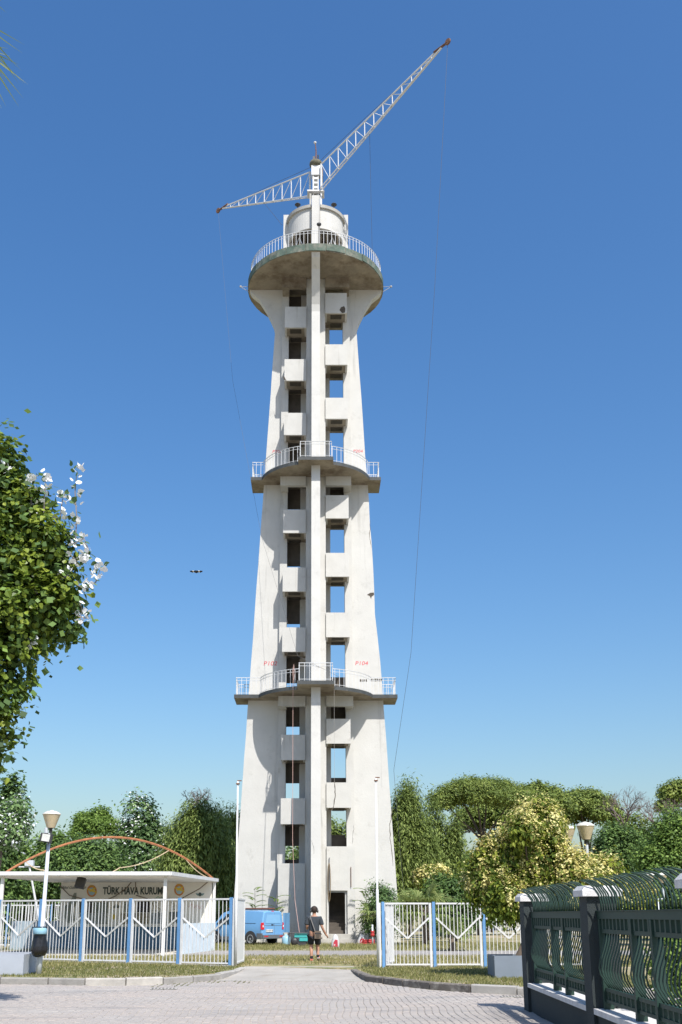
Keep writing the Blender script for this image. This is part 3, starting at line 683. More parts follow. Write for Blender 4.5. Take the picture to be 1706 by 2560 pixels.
for ex in (230, 448.5):
    ey = 2227.5 if ex < 300 else 2224.5
    flat('emblem_ring', ell(ex, ey, 12.6, 15), M_ORA, .005); flat('emblem_field', ell(ex, ey+1, 8.4, 10), M_SKY, .008)
    flat('emblem_aircraft', ell(ex+.5, ey-1, 13, 2.6, a=.35), M_YEL, .012); flat('emblem_wing', ell(ex+2, ey-3, 9.5, 2.4, a=-.6), M_YEL, .015)
    text('emblem_lettering', 'THK', .11, M_YEL, None, Matrix.Translation(bt(ex, ey-12.2) + Vector((0,-.009,0))) @ FACE).parent = ban
    flat('emblem_tail', ell(ex+11, ey+5, 3.0, 1.4, a=-.9), M_YEL, .018)
flat('wing_badge', ell(500.5, 2236, 4, 5), M_LET, .008)
for s in (-1, 1): flat('wing_badge', [(500.5+s*3, 2234), (500.5+s*11, 2233), (500.5+s*9, 2237), (500.5+s*4, 2240)], mat('print_teal', (.18,.28,.27), .7), .005)
cols = [(.06,.055,.05),(.20,.24,.20),(.30,.33,.30),(.035,.032,.03),(.40,.42,.36),(.25,.22,.14),(.33,.37,.38),(.15,.17,.15)]
for i, (x0, x1, y0, y1) in enumerate([(200,232,2255,2282),(234,270,2256,2282),(200,268,2283,2310),(343,374,2254,2281),(307,330,2255,2281),(304,372,2283,2310),(378,412,2282,2309),(424,452,2280,2308)]):
    flat('photo_print', [(x0,y0),(x1,y0-.5),(x1,y1),(x0,y1)], mat('photo_print_%d' % i, cols[i], .6, .6, 3, dirt=((.45,.45,.40), .3, 2.5)), .005)
flat('figure_print', [(160,2290),(163,2265),(175,2255),(186,2232),(192,2232),(190,2262),(182,2272),(188,2300),(170,2308)], mat('print_grey_green', (.25,.27,.22), .7, .4, 3), .005)
flat('figure_print', [(286,2264),(291,2259),(296,2263),(302,2268),(297,2270),(280,2270)], mat('print_grey_green', (.25,.27,.22), .7, .4, 3), .008); flat('figure_print', ell(285, 2292, 5, 6), M_YEL, .008)
mb = MB()
def scr(pts, m, name='scribble', r=.016):
    o = MB().tube([bt(x, y) + Vector((0, -.012, 0)) for x, y in pts], r, 4).build(name, m); o.parent = ban
M_TEAL = mat('teal_spray', (.10,.33,.27), .6)
scr([(390,2246),(396,2241),(401,2247),(405,2242),(409,2247),(412,2243)], M_TEAL); scr([(381,2256),(386,2270),(380,2278),(390,2276),(398,2282),(402,2272),(392,2268),(396,2258),(388,2256)], M_LET, r=.01)
scr([(428,2256),(436,2260),(432,2268),(442,2262),(438,2274),(430,2272)], M_LET, r=.009); scr([(472,2268),(480,2260),(486,2270),(494,2262),(500,2272),(506,2264)], M_RED, r=.008)
for pts in ([(150,2212),(175,2238),(210,2248)], [(332,2202),(318,2220),(290,2240),(255,2256)], [(340,2202),(341,2228)], [(341,2238),(380,2250),(452,2248),(500,2222),(523,2203)]):
    q = [bt(x, y) + Vector((0, -.1, 0)) for x, y in pts]; o = MB().tube(q, .022, 5).build('hanging_wire', mat('brown_wire', (.19,.14,.09), .8)); o.parent = ban
fl = P(202, 2204, 41.5); mb = MB(); mb.box(-.17, -.1, -.2, .17, .1, .2); mb.xf(Matrix.Translation((fl.x, fl.y, fl.z-.05)) @ Matrix.Rotation(-.3, 4, 'X') @ Matrix.Rotation(.2, 4, 'Y'))
mb.bar((fl.x, fl.y, fl.z+.1), (fl.x, fl.y, 2.93), .03); mb.build('flood_lamp', M_DKMET, kiosk, world=True)
def arc3(a, b, h, n=24):
    a, b = Vector(a), Vector(b); return [a.lerp(b, i/n) + Vector((0, 0, h*4*(i/n)*(1-i/n))) for i in range(n+1)]
ar = thing('roof_arch', 'long rusty orange steel arch spanning over the kiosk roof', 'arch', (-8.3, 44.4, 3.09))
A0, A1 = (-11.85,40.6,3.03), (RX1b,48.2,3.03)
MB().tube(arc3(A0, A1, 1.62), .045, 8).build('arch_tube', mat('rusty_orange_paint', (.34,.13,.05), .7, .4, 5, dirt=((.62,.55,.45), .22, 4)), ar, world=True)
cable('cord', 'slack tan cord tied from the rusty arch to the kiosk roof', 'cord', [Vector(arc3(A0, A1, 1.62)[18]), (-7.9, 43.0, 3.35), (-9.0,42.4,3.10)], .02, mat('tan_cord', (.52,.40,.25), .8), sag=.15)
cable('cord', 'tan cord running along the right end of the rusty arch', 'cord', [Vector(arc3(A0, A1, 1.62)[20]), (RX1b-.25, 47.8, 3.12)], .02, mat('tan_cord', (.52,.40,.25), .8), sag=.12)
cable('cord', 'tan cord hanging at the left foot of the rusty arch', 'cord', [Vector(arc3(A0, A1, 1.62)[2]), (-10.6, 41.5, 3.2), (-9.8, 41.8, 3.11)], .02, mat('tan_cord', (.52,.40,.25), .8), sag=.08)

# ------------------------------------------------------------------ street lamps, bin, planters
M_LGREY = mat('lamp_post_grey', (.52,.55,.58), .45, .1, 3); M_SHADE = mat('amber_lamp_shade', (.56,.46,.29), .25, .18, 3, dirt=((.64,.62,.55), .3, 4)); M_LID = mat('frosted_lamp_lid', (.60,.58,.50), .25, .12, 4)
def lamp_head(parent, x, y, z, s=1.0):
    MB().lathe([(.11*s,0),(.235*s,.35*s),(.245*s,.37*s),(.02,.36*s)], (x,y,z), 20).build('lamp_shade', M_SHADE, parent, smooth=True)
    MB().lathe([(.25*s,.36*s),(.24*s,.39*s),(.14*s,.45*s),(.05*s,.465*s),(.045*s,.475*s),(.01,.48*s)], (x,y,z), 20).build('lamp_lid', M_LID, parent, smooth=True)
    MB().lathe([(.045*s,-.14*s),(.045*s,-.02*s),(.11*s,0),(.02,.01*s)], (x,y,z), 14).build('lamp_neck', M_DKMET, parent, smooth=True)
b0 = G(97, 2436); ls = thing('street_lamp', 'grey street lamp leaning slightly, with amber shade and square floodlight, left of the kiosk', 'lamp', (b0.x, b0.y, 0))
tp = P(124, 2083, b0.y); dx = tp.x - b0.x
MB().tube([(0,0,-.05),(dx*.22,0,.75),(dx*.221,0,.76),(dx,0,tp.z)], [.075,.075,.055,.045], 12).build('pole', M_LGREY, ls, smooth=True)
lamp_head(ls, dx+.03, 0, tp.z+.14)
mb = MB(); mb.box(-.17, -.2, -.13, .13, -.04, .1); mb.xf(Matrix.Translation((dx-.02, 0, tp.z-.12)) @ Matrix.Rotation(.15, 4, 'Y')); mb.build('floodlight', M_DKMET, ls)
mb = MB(); mb.box(-.12, -.215, -.11, .09, -.201, .08); mb.xf(Matrix.Translation((dx-.02, 0, tp.z-.12)) @ Matrix.Rotation(.15, 4, 'Y')); mb.build('floodlight_glass', mat('floodlight_glass', (.6,.6,.56), .15, .2, 8), ls)
MB().tube([(dx-.08,-.04,tp.z-.0),(dx-.08,-.04,tp.z+.14)], .055, 8).build('sensor', M_LGREY, ls)
bn = thing('litter_bin', 'blue ring litter bin with black bag fixed to the left street lamp', 'bin', (b0.x+dx*.22, b0.y, .9))
MB().lathe([(.17,.12),(.18,.13),(.18,.27),(.17,.28),(.165,.27),(.165,.13),(.17,.12)], (0,-.18,0), 20).build('ring', mat('pale_blue_metal', (.25,.45,.56), .5), bn, smooth=True)
def bag_mesh():
    mb = MB(); n = 26; prof = [(.02,-.46),(.09,-.47),(.16,-.455),(.215,-.40),(.235,-.29),(.22,-.17),(.195,-.05),(.172,.06),(.165,.15),(.172,.30),(.20,.335),(.215,.32),(.21,.29)]
    for j, (r, z) in enumerate(prof):
        for i in range(n):
            a = 2*math.pi*i/n; k = 1 + .09*math.sin(a*3+j*.35) + .07*math.sin(a*7-j*.8) + R.uniform(-.05,.05)
            mb.v.append((r*k*math.cos(a)*1.0, -.18 + r*k*math.sin(a)*.85, z + R.uniform(-.012,.012) + (-.03*math.cos(a-2) if j < 4 else 0)))
    for j in range(len(prof)-1):
        for i in range(n): mb.f.append((j*n+i, j*n+(i+1) % n, (j+1)*n+(i+1) % n, (j+1)*n+i)); mb.m.append(0)
    return mb
bag_mesh().xf(Matrix.Diagonal((.88,.88,.92,1))).build('bin_bag', mat('black_plastic', (.012,.012,.014), .28, .2, 6, bmp=.4, bscale=12), bn, smooth=True)
MB().box(-.05,-.03,.28,.05,.0,.42).build('bracket', mat('pale_blue_metal', (.25,.45,.56), .5), bn)
def planter(name, label, x0, x1, y0, y1, h, m, soil):
    r = thing(name, label, 'planter', ((x0+x1)/2, (y0+y1)/2, 0)); t_ = .06; a, b = (x1-x0)/2, (y1-y0)/2; mb = MB()
    mb.box(-a,-b,-.02,a,-b+t_,h); mb.box(-a,b-t_,-.02,a,b,h); mb.box(-a,-b+t_,-.02,-a+t_,b-t_,h-.002); mb.box(a-t_,-b+t_,-.02,a,b-t_,h-.002); mb.build('box', m, r)
    MB().box(-a+t_,-b+t_,0,a-t_,b-t_,h-.1).build('soil', soil, r)
pl = G(0, 2437); M_SOIL = mat('dry_soil', (.10,.075,.05), 1, .3, 8)
planter('planter', 'pale grey square planter at the left edge beside the lamp', -9.3, -7.55, 28.2, 29.9, .52, mat('planter_grey', (.36,.39,.44), .7, .08, 2), M_SOIL)
planter('planter', 'dark slate grey planter in dappled shade beside the leaning trunk', 4.42, 5.6, 27.0, 28.1, .53, mat('planter_slate', (.17,.20,.24), .7, .1, 2), M_SOIL)
# double lamps seen over the green fence
def double_lamp(label, heads, zb=0, s=1.0):
    q = [P(px, py, Y) for px, py, Y in heads]; c = (q[0]+q[1])/2; r = thing('street_lamp', label, 'lamp', (c.x, c.y, zb)); L = [v - Vector((c.x, c.y, zb)) for v in q]; zc = min(v.z for v in L) - .75
    MB().tube([(0,0,-.1),(0,0,zc*.5),(0,0,zc)], [.06,.055,.05], 10).build('pole', M_LGREY, r, smooth=True)
    MB().bar((L[0].x, L[0].y, zc), (L[1].x, L[1].y, zc), .06, .06).build('crossbar', M_LGREY, r)
    for v in L:
        MB().tube([(v.x, v.y, zc), (v.x, v.y, v.z-.12*s)], .045, 8).build('arm', M_LGREY, r); lamp_head(r, v.x, v.y, v.z, s)
double_lamp('grey twin-headed street lamp rising out of the flowering tree', [(1466, 2099, 28.6), (1420, 2104, 30.6)])
double_lamp('small distant twin-headed street lamp seen through the spikes of the green fence', [(1625, 2207, 52), (1657, 2207, 52)])
q = thing('street_lamp', 'thin white pole with crossarm and flood lamps behind the kiosk roof', 'lamp', (-12.6, 50.5, 0)); t_ = P(74, 2167, 50.5)
MB().tube([(0,0,-.05),(t_.x+12.6,0,t_.z)], [.06,.045], 8).build('pole', M_WMET, q); MB().bar((t_.x+12.6-.5,0,t_.z),(t_.x+12.6+.5,0,t_.z), .05).build('crossarm', M_WMET, q)
MB().box(t_.x+12.6-.2,-.12,t_.z+.04,t_.x+12.6+.2,.12,t_.z+.3).build('flood_lamp', M_LGREY, q)

# ------------------------------------------------------------------ green pillar fence on the right
M_PIL = mat('dark_green_render', (.027,.036,.036), .85, .12, 4, bmp=.7, bscale=60); M_GMET = mat('green_railing_paint', (.008,.034,.023), .6, .12, 4)
M_STONE = mat('white_marble_coping', (.62,.60,.58), .7, .18, 6, bmp=.4, bscale=30, dirt=((.33,.31,.29), .28, 5))
def fx(y): return 3.76 + .033*(y - 19.5)                # street face of the pillars
gf = thing('green_fence', 'dark green pillar fence with bowed bars, curved spikes and marble coping', 'fence', (3.75, 15, ST))
PY = [19.5, 14.25, 9.6, 5.0]; PWD = .40
yaw = math.atan(-.033)
for y in PY:
    x = fx(y); o = MB().box(x, y, ST-.05, x+PWD, y+PWD, 1.74).build('pillar', M_PIL, gf, world=True)
    c = MB(); e = .065; a, b = (x-e, y-e), (x+PWD+e, y+PWD+e)
    c.box(a[0], a[1], 1.742, b[0], b[1], 1.82)
    k = .05; c.add([(a[0],a[1],1.82),(b[0],a[1],1.82),(b[0],b[1],1.82),(a[0],b[1],1.82),(a[0]+k,a[1]+k,1.88),(b[0]-k,a[1]+k,1.88),(b[0]-k,b[1]-k,1.88),(a[0]+k,b[1]-k,1.88)],
          [(0,1,5,4),(1,2,6,5),(2,3,7,6),(3,0,4,7),(4,5,6,7)])
    c.build('pillar_cap', M_STONE, gf, world=True)
spike_pts = [(0,0,0),(0,0,.12),(-.025,0,.22),(-.085,0,.31),(-.17,0,.37),(-.27,0,.40)]
SPIKE = MB().tube(spike_pts, [.011]*5+[.004], 6).mesh('spike', M_GMET, True)
bow = [(0,0,0),(-.05,0,.10),(-.10,0,.22),(-.115,0,.34),(-.09,0,.50),(-.045,0,.66),(-.012,0,.80),(0,0,.92)]
BARM = MB().tube(bow, .010, 6).mesh('bowed_bar', M_GMET, True)
for y1, y0 in zip(PY, PY[1:]):                          # from far pillar (y1) to near pillar (y0)
    ya, yb = y0 + PWD, y1; xm = lambda y: fx(y) + .17
    Z0 = .30                                            # coping top
    L = lambda y, dx, z: Vector((xm(y) + dx, y, z))
    MB().bar(L(ya, .03, ST), L(yb, .03, ST), .30, .84).build('base_wall', M_PIL, gf, world=True)
    n = 3
    for k in range(n):
        p, q = ya + (yb-ya)*k/n + .006, ya + (yb-ya)*(k+1)/n - .006
        if k == n-1: q = yb - .01
        MB().bar(L(p, .03, Z0+.0), L(q, .03, Z0+.0), .40, .07).build('coping_stone', M_STONE, gf, world=True)
    T = 1.50
    MB().bar(L(ya, 0, T), L(yb, 0, T), .10, .09).build('top_rail', M_GMET, gf, world=True)
    MB().bar(L(ya, 0, T+.052), L(yb, 0, T+.052), .13, .012).build('rail_flange', M_GMET, gf, world=True)
    marks = [0, .06, .36, .44, .56, .64, .94, 1.0]
    zA, zB, zC, zD = 1.30, .58, .44, .335
    Ln = yb - ya
    for m in (.03, .40, .60, .97):
        yy = ya + Ln*m; MB().bar(L(yy, 0, .336), L(yy, 0, T-.046), .12, .07, up=(0,1,0)).build('upright', M_GMET, gf, world=True)
    for u, v in ((.03,.40),(.40,.60),(.60,.97)):
        p, q = ya + Ln*u + .036, ya + Ln*v - .036
        for z, h in ((zA, .05), (zB, .045), (zC, .04)): MB().bar(L(p, 0, z), L(q, 0, z), .07, h).build('cross_rail', M_GMET, gf, world=True)
        nb = max(3, round((q-p)/.20))
        for k in range(nb):
            yy = p + (q-p)*(k+.5)/nb
            MB().bar(L(yy, 0, zA+.026), L(yy, 0, T-.046), .09, .05, up=(0,1,0)).build('short_baluster', M_GMET, gf, world=True)
            MB().bar(L(yy, 0, zC+.021), L(yy, 0, zB-.023), .06, .04, up=(0,1,0)).build('short_baluster', M_GMET, gf, world=True)
        nbar = max(4, round((q-p)/.14))
        for k in range(nbar):
            yy = p + (q-p)*(k+.5)/nbar; z0 = zB + .022; hgt = zA - .026 - z0
            if y0 > 8: put('bowed_bar', BARM, gf, Matrix.Translation(-Vector(gf.location)) @ Matrix.Translation(L(yy, 0, z0)) @ Matrix.Diagonal((1, 1, hgt/.92, 1)))
    ns = round(Ln/.135)
    for k in range(ns):
        yy = ya + Ln*(k+.5)/ns
        put('spike', SPIKE, gf, Matrix.Translation(-Vector(gf.location)) @ Matrix.Translation(L(yy, 0, T+.05)) @ Matrix.Rotation(R.uniform(-.05,.05), 4, 'Z') @ Matrix.Rotation(R.uniform(-.04,.04), 4, 'Y'))
struct(MB().add([(3.95,4,-.09),(14,4,-.09),(14,19.6,-.09),(3.95,19.6,-.09)], [(0,1,2,3)]).build('courtyard_paving', mat('courtyard_concrete', (.50,.48,.43), .9, .15, 1)))

# ------------------------------------------------------------------ blue van
M_VAN = mat('van_blue_paint', (.15,.33,.56), .28, .05, 1.5); M_VGREY = mat('van_grey_plastic', (.12,.13,.14), .6, .1, 3); M_GLASS = mat('dark_glass', (.02,.03,.035), .08, .2, 2)
M_TYRE = mat('tyre_rubber', (.02,.02,.02), .85, .2, 5); M_RIM = mat('alloy_rim', (.55,.56,.57), .35, .1, 4, metal=.6); M_TAIL = mat('red_tail_light', (.55,.02,.03), .2, .1)
hd = math.atan2(.63, -.78); rl = Vector((-3.31, 56.2)); ca, sa = math.cos(hd), math.sin(hd)
vloc = Vector((rl.x - (.78*ca - .76*sa), rl.y - (.78*sa + .76*ca), 0))
van = thing('van', 'light blue panel van parked by the tower with one rear door open', 'van', vloc, hd)
st = [ # x, half width, roof z, belt z, bottom z, top half width
 (0.00,.80,1.66,.98,.36,.66),(.05,.855,1.71,1.0,.33,.70),(.5,.875,1.745,1.0,.30,.72),(1.6,.88,1.765,1.0,.26,.73),(2.5,.88,1.75,1.0,.26,.72),(2.95,.88,1.66,1.0,.26,.69),
 (3.42,.87,1.17,1.0,.26,.74),(3.85,.82,1.02,.9,.28,.70),(4.08,.72,.86,.74,.32,.60),(4.16,.60,.70,.62,.40,.50)]
mb = MB(); n = 0
for x, w_, rf, bl, bt_, tw in st:
    half = [(w_*.93, bt_), (w_, bt_+.14), (w_*1.0, bl-.2), (w_*.985, bl), (tw+(w_-tw)*.25, bl+(rf-bl)*.72), (tw, rf-.05), (tw*.75, rf)]
    ring_ = half + [(-a, b) for a, b in reversed(half)]; n = len(ring_); mb.v += [(x, a, b) for a, b in ring_]
for j in range(len(st)-1):
    for i in range(n):
        i2 = (i+1) % n; mb.f.append((j*n+i, j*n+i2, (j+1)*n+i2, (j+1)*n+i)); mb.m.append(0)
mb.f.append(tuple(range(n))); mb.m.append(0); mb.f.append(tuple((len(st)-1)*n + i for i in range(n-1, -1, -1))); mb.m.append(0)
body = mb.build('body', M_VAN, van, smooth=True)
md = body.modifiers.new('edge', 'EDGE_SPLIT'); md.split_angle = math.radians(32)
def wheel(x, s):
    o = MB(); o.lathe([(.20,-.09),(.29,-.095),(.315,-.06),(.32,0),(.315,.06),(.29,.095),(.20,.09)], n=24); o.xf(Matrix.Translation((x, s*.79, .315)) @ Matrix.Rotation(math.pi/2, 4, 'X')); w_ = o.build('wheel', M_TYRE, van, smooth=True)
    d = MB(); d.lathe([(.01,0),(.205,0)], n=20); d.xf(Matrix.Translation((x, s*.82, .315)) @ Matrix.Rotation(math.pi/2, 4, 'X')); d.build('wheel_disc', M_DKMET, w_)
    rm = MB(); rm.lathe([(.185,-.03),(.21,-.03),(.21,.02),(.185,.02),(.185,-.03)], n=20); rm.lathe([(.005,.02),(.045,.02),(.05,-.02),(.005,-.02)], n=10)
    for k in range(5):
        a = k*2*math.pi/5
        for da in (-.16, .16): rm.bar((.04*math.cos(a), .04*math.sin(a), .0), (.19*math.cos(a+da), .19*math.sin(a+da), .0), .028, .03)
    rm.xf(Matrix.Translation((x, s*.865, .315)) @ Matrix.Rotation(math.pi/2, 4, 'X')); rm.build('rim', M_RIM, w_)
    if s > 0:
        ar_ = MB(); pts = [(x+.40*math.cos(a), .315+.40*math.sin(a)) for a in [math.pi*i/14 - .1 for i in range(15)]]
        ar_.ext([(p, q_) for p, q_ in pts] + [(x-.36, .25), (x+.36, .25)], 'y', .80, .884); ar_.build('wheel_arch', M_DKMET, van)
for x in (.78, 3.3):
    for s in (-1, 1): wheel(x, s)
MB().box(1.22, .872, .26, 2.9, .892, .42).build('sill_cladding', M_VGREY, van)
mb = MB(); mb.box(-.07, -.84, .34, .0, .84, .52); mb.box(.0, .80, .34, .34, .889, .60); mb.box(.0, -.889, .34, .34, -.80, .60); mb.build('rear_bumper', M_VGREY, van)
MB().add([(-.012,-.60,1.1),(-.012,.60,1.1),(-.012,.585,1.17),(-.012,.50,1.53),(-.012,-.50,1.53),(-.012,-.585,1.17)], [(0,1,2,3,4,5)]).build('rear_window_panel', mat('van_panel_blue', (.20,.40,.62), .3, .05), van)
for yy in (-.12,): MB().box(-.004, yy-.006, .52, .001, yy+.006, 1.62).build('door_seam', M_VGREY, van)
MB().box(-.006, -.78, .975, .0, .78, .99).build('door_crease', M_VGREY, van)
for s in (-1, 1): MB().add([(-.02,s*.70,.80),(-.02,s*.83,.78),(-.02,s*.835,1.12),(-.02,s*.74,1.14),(.06,s*.89,.80),(.06,s*.885,1.12),(.06,s*.7,1.14),(.06,s*.7,.8)], [(0,1,2,3),(1,4,5,2),(3,2,5,6),(0,7,4,1)]).build('tail_light', M_TAIL, van)
for s in (-1, 1): MB().box(-.03, min(s*.765, s*.83), .90, -.021, max(s*.765, s*.83), 1.0).build('reversing_light', mat('white_lens', (.7,.7,.7), .2), van)
MB().box(-.03, .02, .66, -.008, .56, .79).build('number_plate', mat('plate_white', (.75,.75,.74), .5), van)
text('plate_lettering', '35 HUV 85', .12, M_DKMET, van, Matrix.Translation((-.033, .29, .725)) @ Matrix.Rotation(-math.pi/2, 4, 'Z') @ FACE)
MB().box(-.02, -.02, 1.0, .0, .14, 1.05).build('door_handle', M_DKMET, van)
for s in (-1, 1): MB().box(-.08, min(s*.45, s*.75), .42, -.071, max(s*.45, s*.75), .47).build('reflector', M_TAIL, van)
MB().box(.02, -.1, 1.685, .06, .1, 1.72).build('brake_light', M_TAIL, van)
od = MB(); od.box(0, -.05, .62, .78, .0, 1.62); od.xf(Matrix.Translation((.02, -.83, 0)) @ Matrix.Rotation(math.atan2(-.93, .30), 4, 'Z')); odm = od.build('open_rear_door', M_VAN, van)
MB().add([(1.95,.884,1.04),(2.62,.884,1.04),(2.95,.86,1.12),(2.60,.765,1.56),(1.98,.77,1.60)], [(0,1,2,3,4)]).build('side_window', M_GLASS, van)
MB().add([(2.72,.884,1.04),(3.25,.878,1.05),(2.93,.80,1.35)], [(0,1,2)]).build('quarter_window', M_GLASS, van)
MB().add([(2.99,-.62,1.62),(3.42,-.68,1.18),(3.42,.68,1.18),(2.99,.62,1.62)], [(0,1,2,3)]).xf(Matrix.Translation((.012,0,.012))).build('windscreen', M_GLASS, van)
MB().box(.45, .745, 1.10, 1.75, .865, 1.105).build('side_crease', M_VGREY, van)
MB().box(2.75, .88, 1.02, 2.92, 1.06, 1.20).build('wing_mirror', M_DKMET, van)
for s in (-1, 1): MB().tube([(.5, s*.62, 1.79), (2.6, s*.60, 1.80)], .025).build('roof_rail', M_DKMET, van)
ld = thing('ladder', 'reddish brown ladder lying on the roof of the blue van', 'ladder', (vloc.x, vloc.y, 1.82), hd)
for s in (-1, 1): MB().bar((.1, s*.2, .02), (3.0, s*.2, .02), .04, .06).build('stile', mat('ladder_brown', (.26,.09,.05), .7, .2), ld)
for k in range(9): MB().bar((.25+k*.33, -.18, .02), (.25+k*.33, .18, .02), .03).build('rung', mat('ladder_brown', (.26,.09,.05), .7, .2), ld)

# ------------------------------------------------------------------ walking person
M_SKIN = mat('skin', (.40,.21,.135), .6, .1, 6); M_SHIRT = mat('charcoal_tshirt', (.035,.042,.05), .9, .2, 8, bmp=.3, bscale=10); M_SHORT = mat('black_shorts', (.012,.013,.017), .9, .2, 8); M_HAIR = mat('dark_hair', (.03,.018,.012), .8, .3, 20)
M_SHOE = mat('coral_shoe', (.62,.13,.10), .7, .15, 12); M_SOLE = mat('grey_sole', (.45,.42,.40), .7)
def skinned(name, V, E, rad, mats, parent, pick=None, sub=2):
    me = bpy.data.meshes.new(name + '_cage'); me.from_pydata(V, E, [])
    o = bpy.data.objects.new(name + '_cage', me); COL.objects.link(o)
    m1 = o.modifiers.new('skin', 'SKIN'); m1.use_smooth_shade = True
    sv = me.skin_vertices[0].data
    for i, r in enumerate(rad): sv[i].radius = r if isinstance(r, tuple) else (r, r)
    sv[0].use_root = True
    m2 = o.modifiers.new('sub', 'SUBSURF'); m2.levels = sub; m2.render_levels = sub
    dg = bpy.context.evaluated_depsgraph_get(); ev = o.evaluated_get(dg)
    out = bpy.data.meshes.new_from_object(ev); bpy.data.objects.remove(o, do_unlink=True)
    out.materials.clear()
    for m in mats: out.materials.append(m)
    if pick:
        for p in out.polygons: p.material_index = pick(p.center)
    for p in out.polygons: p.use_smooth = True
    return put(name, out, parent)
pg = G(786, 2403); person = thing('person', 'person in dark t-shirt and shorts with headphones walking towards the tower', 'person', (pg.x, pg.y-.2, 0))
V = [(0,0,.93),(0,.0,1.08),(0,.02,1.24),(0,.03,1.38),(0,.025,1.47),(0,.04,1.55),(0,.05,1.64),(0,.05,1.70)]; E = [(i, i+1) for i in range(7)]
rd = [(.15,.12),(.155,.125),(.165,.125),(.15,.105),(.06,.06),(.062,.065),(.082,.098),(.06,.075)]
def chain(p0, pts, rs):
    k = p0
    for p, r in zip(pts, rs): V.append(p); rd.append(r); E.append((k, len(V)-1)); k = len(V)-1
    return k
chain(0, [(-.095,.0,.86),(-.10,.06,.50),(-.095,-.02,.30),(-.09,-.06,.09),(-.09,.08,.045)], [.10,.068,.062,.042,.038])      # left leg, planted
chain(0, [(.095,.02,.86),(.115,.16,.50),(.12,.13,.33),(.13,.06,.14),(.15,.19,.09)], [.10,.068,.060,.042,.038])        # right leg, stepping
lh = chain(3, [(-.19,.02,1.40),(-.245,-.01,1.13),(-.24,.17,1.05),(-.20,.28,1.10)], [.068,.048,.040,.032])
rh = chain(3, [(.19,.02,1.40),(.255,-.02,1.13),(.36,.06,.92),(.39,.09,.87)], [.068,.048,.040,.034])
for h, base, d in ((lh, Vector((-.20,.28,1.10)), Vector((.2,.9,.1))), (rh, Vector((.39,.09,.87)), Vector((.55,.35,-.7)))):
    d.normalize(); sd = d.cross(Vector((0,0,1))).normalized()
    pm = chain(h, [tuple(base + d*.05)], [.032])
    for q in range(4): f0 = base + d*.075 + sd*(q-1.5)*.019; chain(pm, [tuple(f0), tuple(f0 + d*(.035+.006*(1.5-abs(q-1.5)))), tuple(f0 + d*.055 + Vector((0,0,-.022)))], [.010,.009,.008])
    chain(h, [tuple(base + d*.03 - sd*.035), tuple(base + d*.07 - sd*.055)], [.011,.009])
skinned('body', V, E, rd, [M_SKIN], person)
V0 = [(0,.0,.90),(0,.0,1.06),(0,.02,1.24),(0,.03,1.37),(0,.03,1.45)]; r0 = [(.185,.145),(.19,.15),(.195,.15),(.18,.13),(.085,.08)]; E0 = [(0,1),(1,2),(2,3),(3,4)]
for s in (-1, 1):
    k = len(V0); V0 += [(s*.20,.02,1.40),(s*.25,.0,1.22),(s*.252,-.005,1.17)]; r0 += [.088,.085,.083]; E0 += [(3,k),(k,k+1),(k+1,k+2)]
skinned('t_shirt', V0, E0, r0, [M_SHIRT], person)
V0 = [(0,0,.93),(-.105,.015,.80),(-.11,.05,.60),(-.11,.055,.53),(.105,.035,.80),(.125,.13,.60),(.127,.14,.53)]; E0 = [(0,1),(1,2),(2,3),(0,4),(4,5),(5,6)]
skinned('shorts', V0, E0, [(.19,.15),(.135,.13),(.118,.115),(.112,.11),(.135,.13),(.118,.115),(.112,.11)], [M_SHORT], person)
hr = MB(); hr.lathe([(.01,.17),(.05,.165),(.09,.12),(.108,.05),(.11,-.02),(.095,-.07),(.07,-.09)], n=16); hr.xf(Matrix.Translation((0,.035,1.665)) @ Matrix.Rotation(.25, 4, 'X') @ Matrix.Diagonal((.9,1.05,.78,1))); hr.build('hair', M_HAIR, person, smooth=True)
for s in (-1, 1): MB().lathe([(.005,-.03),(.045,-.025),(.05,0),(.045,.025),(.005,.03)], n=14).xf(Matrix.Translation((s*.115,.05,1.63)) @ Matrix.Rotation(math.pi/2, 4, 'Y')).build('headphone_cup', M_DKMET, person, smooth=True)
MB().tube([(.118*math.cos(a), .05, 1.66+.135*math.sin(a)) for a in [math.pi*i/12 for i in range(13)]], .014, 6).build('headphone_band', M_DKMET, person, smooth=True)
for (x, y, z, tilt) in ((-.09,.03,.0,0), (.14,.13,.06,.35)):
    o = MB(); o.add([(-.042,-.12,.02),(.042,-.12,.02),(.05,.06,.02),(.03,.15,.02),(-.03,.15,.02),(-.048,.06,.02),(-.04,-.12,.09),(.04,-.12,.09),(.042,.05,.075),(.025,.13,.045),(-.025,.13,.045),(-.04,.05,.075)], [(0,5,4,3,2,1),(6,7,8,9,10,11)] + [(i, (i+1) % 6, (i+1) % 6+6, i+6) for i in range(6)])
    Mx = Matrix.Translation((x, y, z)) @ Matrix.Rotation(-tilt, 4, 'X'); o.xf(Mx); sh = o.build('shoe', M_SHOE, person, smooth=False)
    so_ = MB().ext([(-.045,-.125),(.045,-.125),(.054,.06),(.032,.155),(-.032,.155),(-.052,.06)], 'z', 0, .022); so_.xf(Mx); so_.build('sole', M_SOLE, sh)
MB().lathe([(.05,.085),(.052,.16),(.046,.18),(.04,.16),(.04,.085)], (-.09,-.045,0), 12).build('sock', M_SHORT, person, smooth=True); MB().lathe([(.05,.11),(.052,.2),(.046,.215),(.04,.2),(.04,.11)], (.13,.07,.0), 12).build('sock', M_SHORT, person, smooth=True)
bag = thing('shoulder_bag', 'small brown crossbody bag worn by the walking person', 'bag', (pg.x+.12, pg.y-.2-.21, .74))
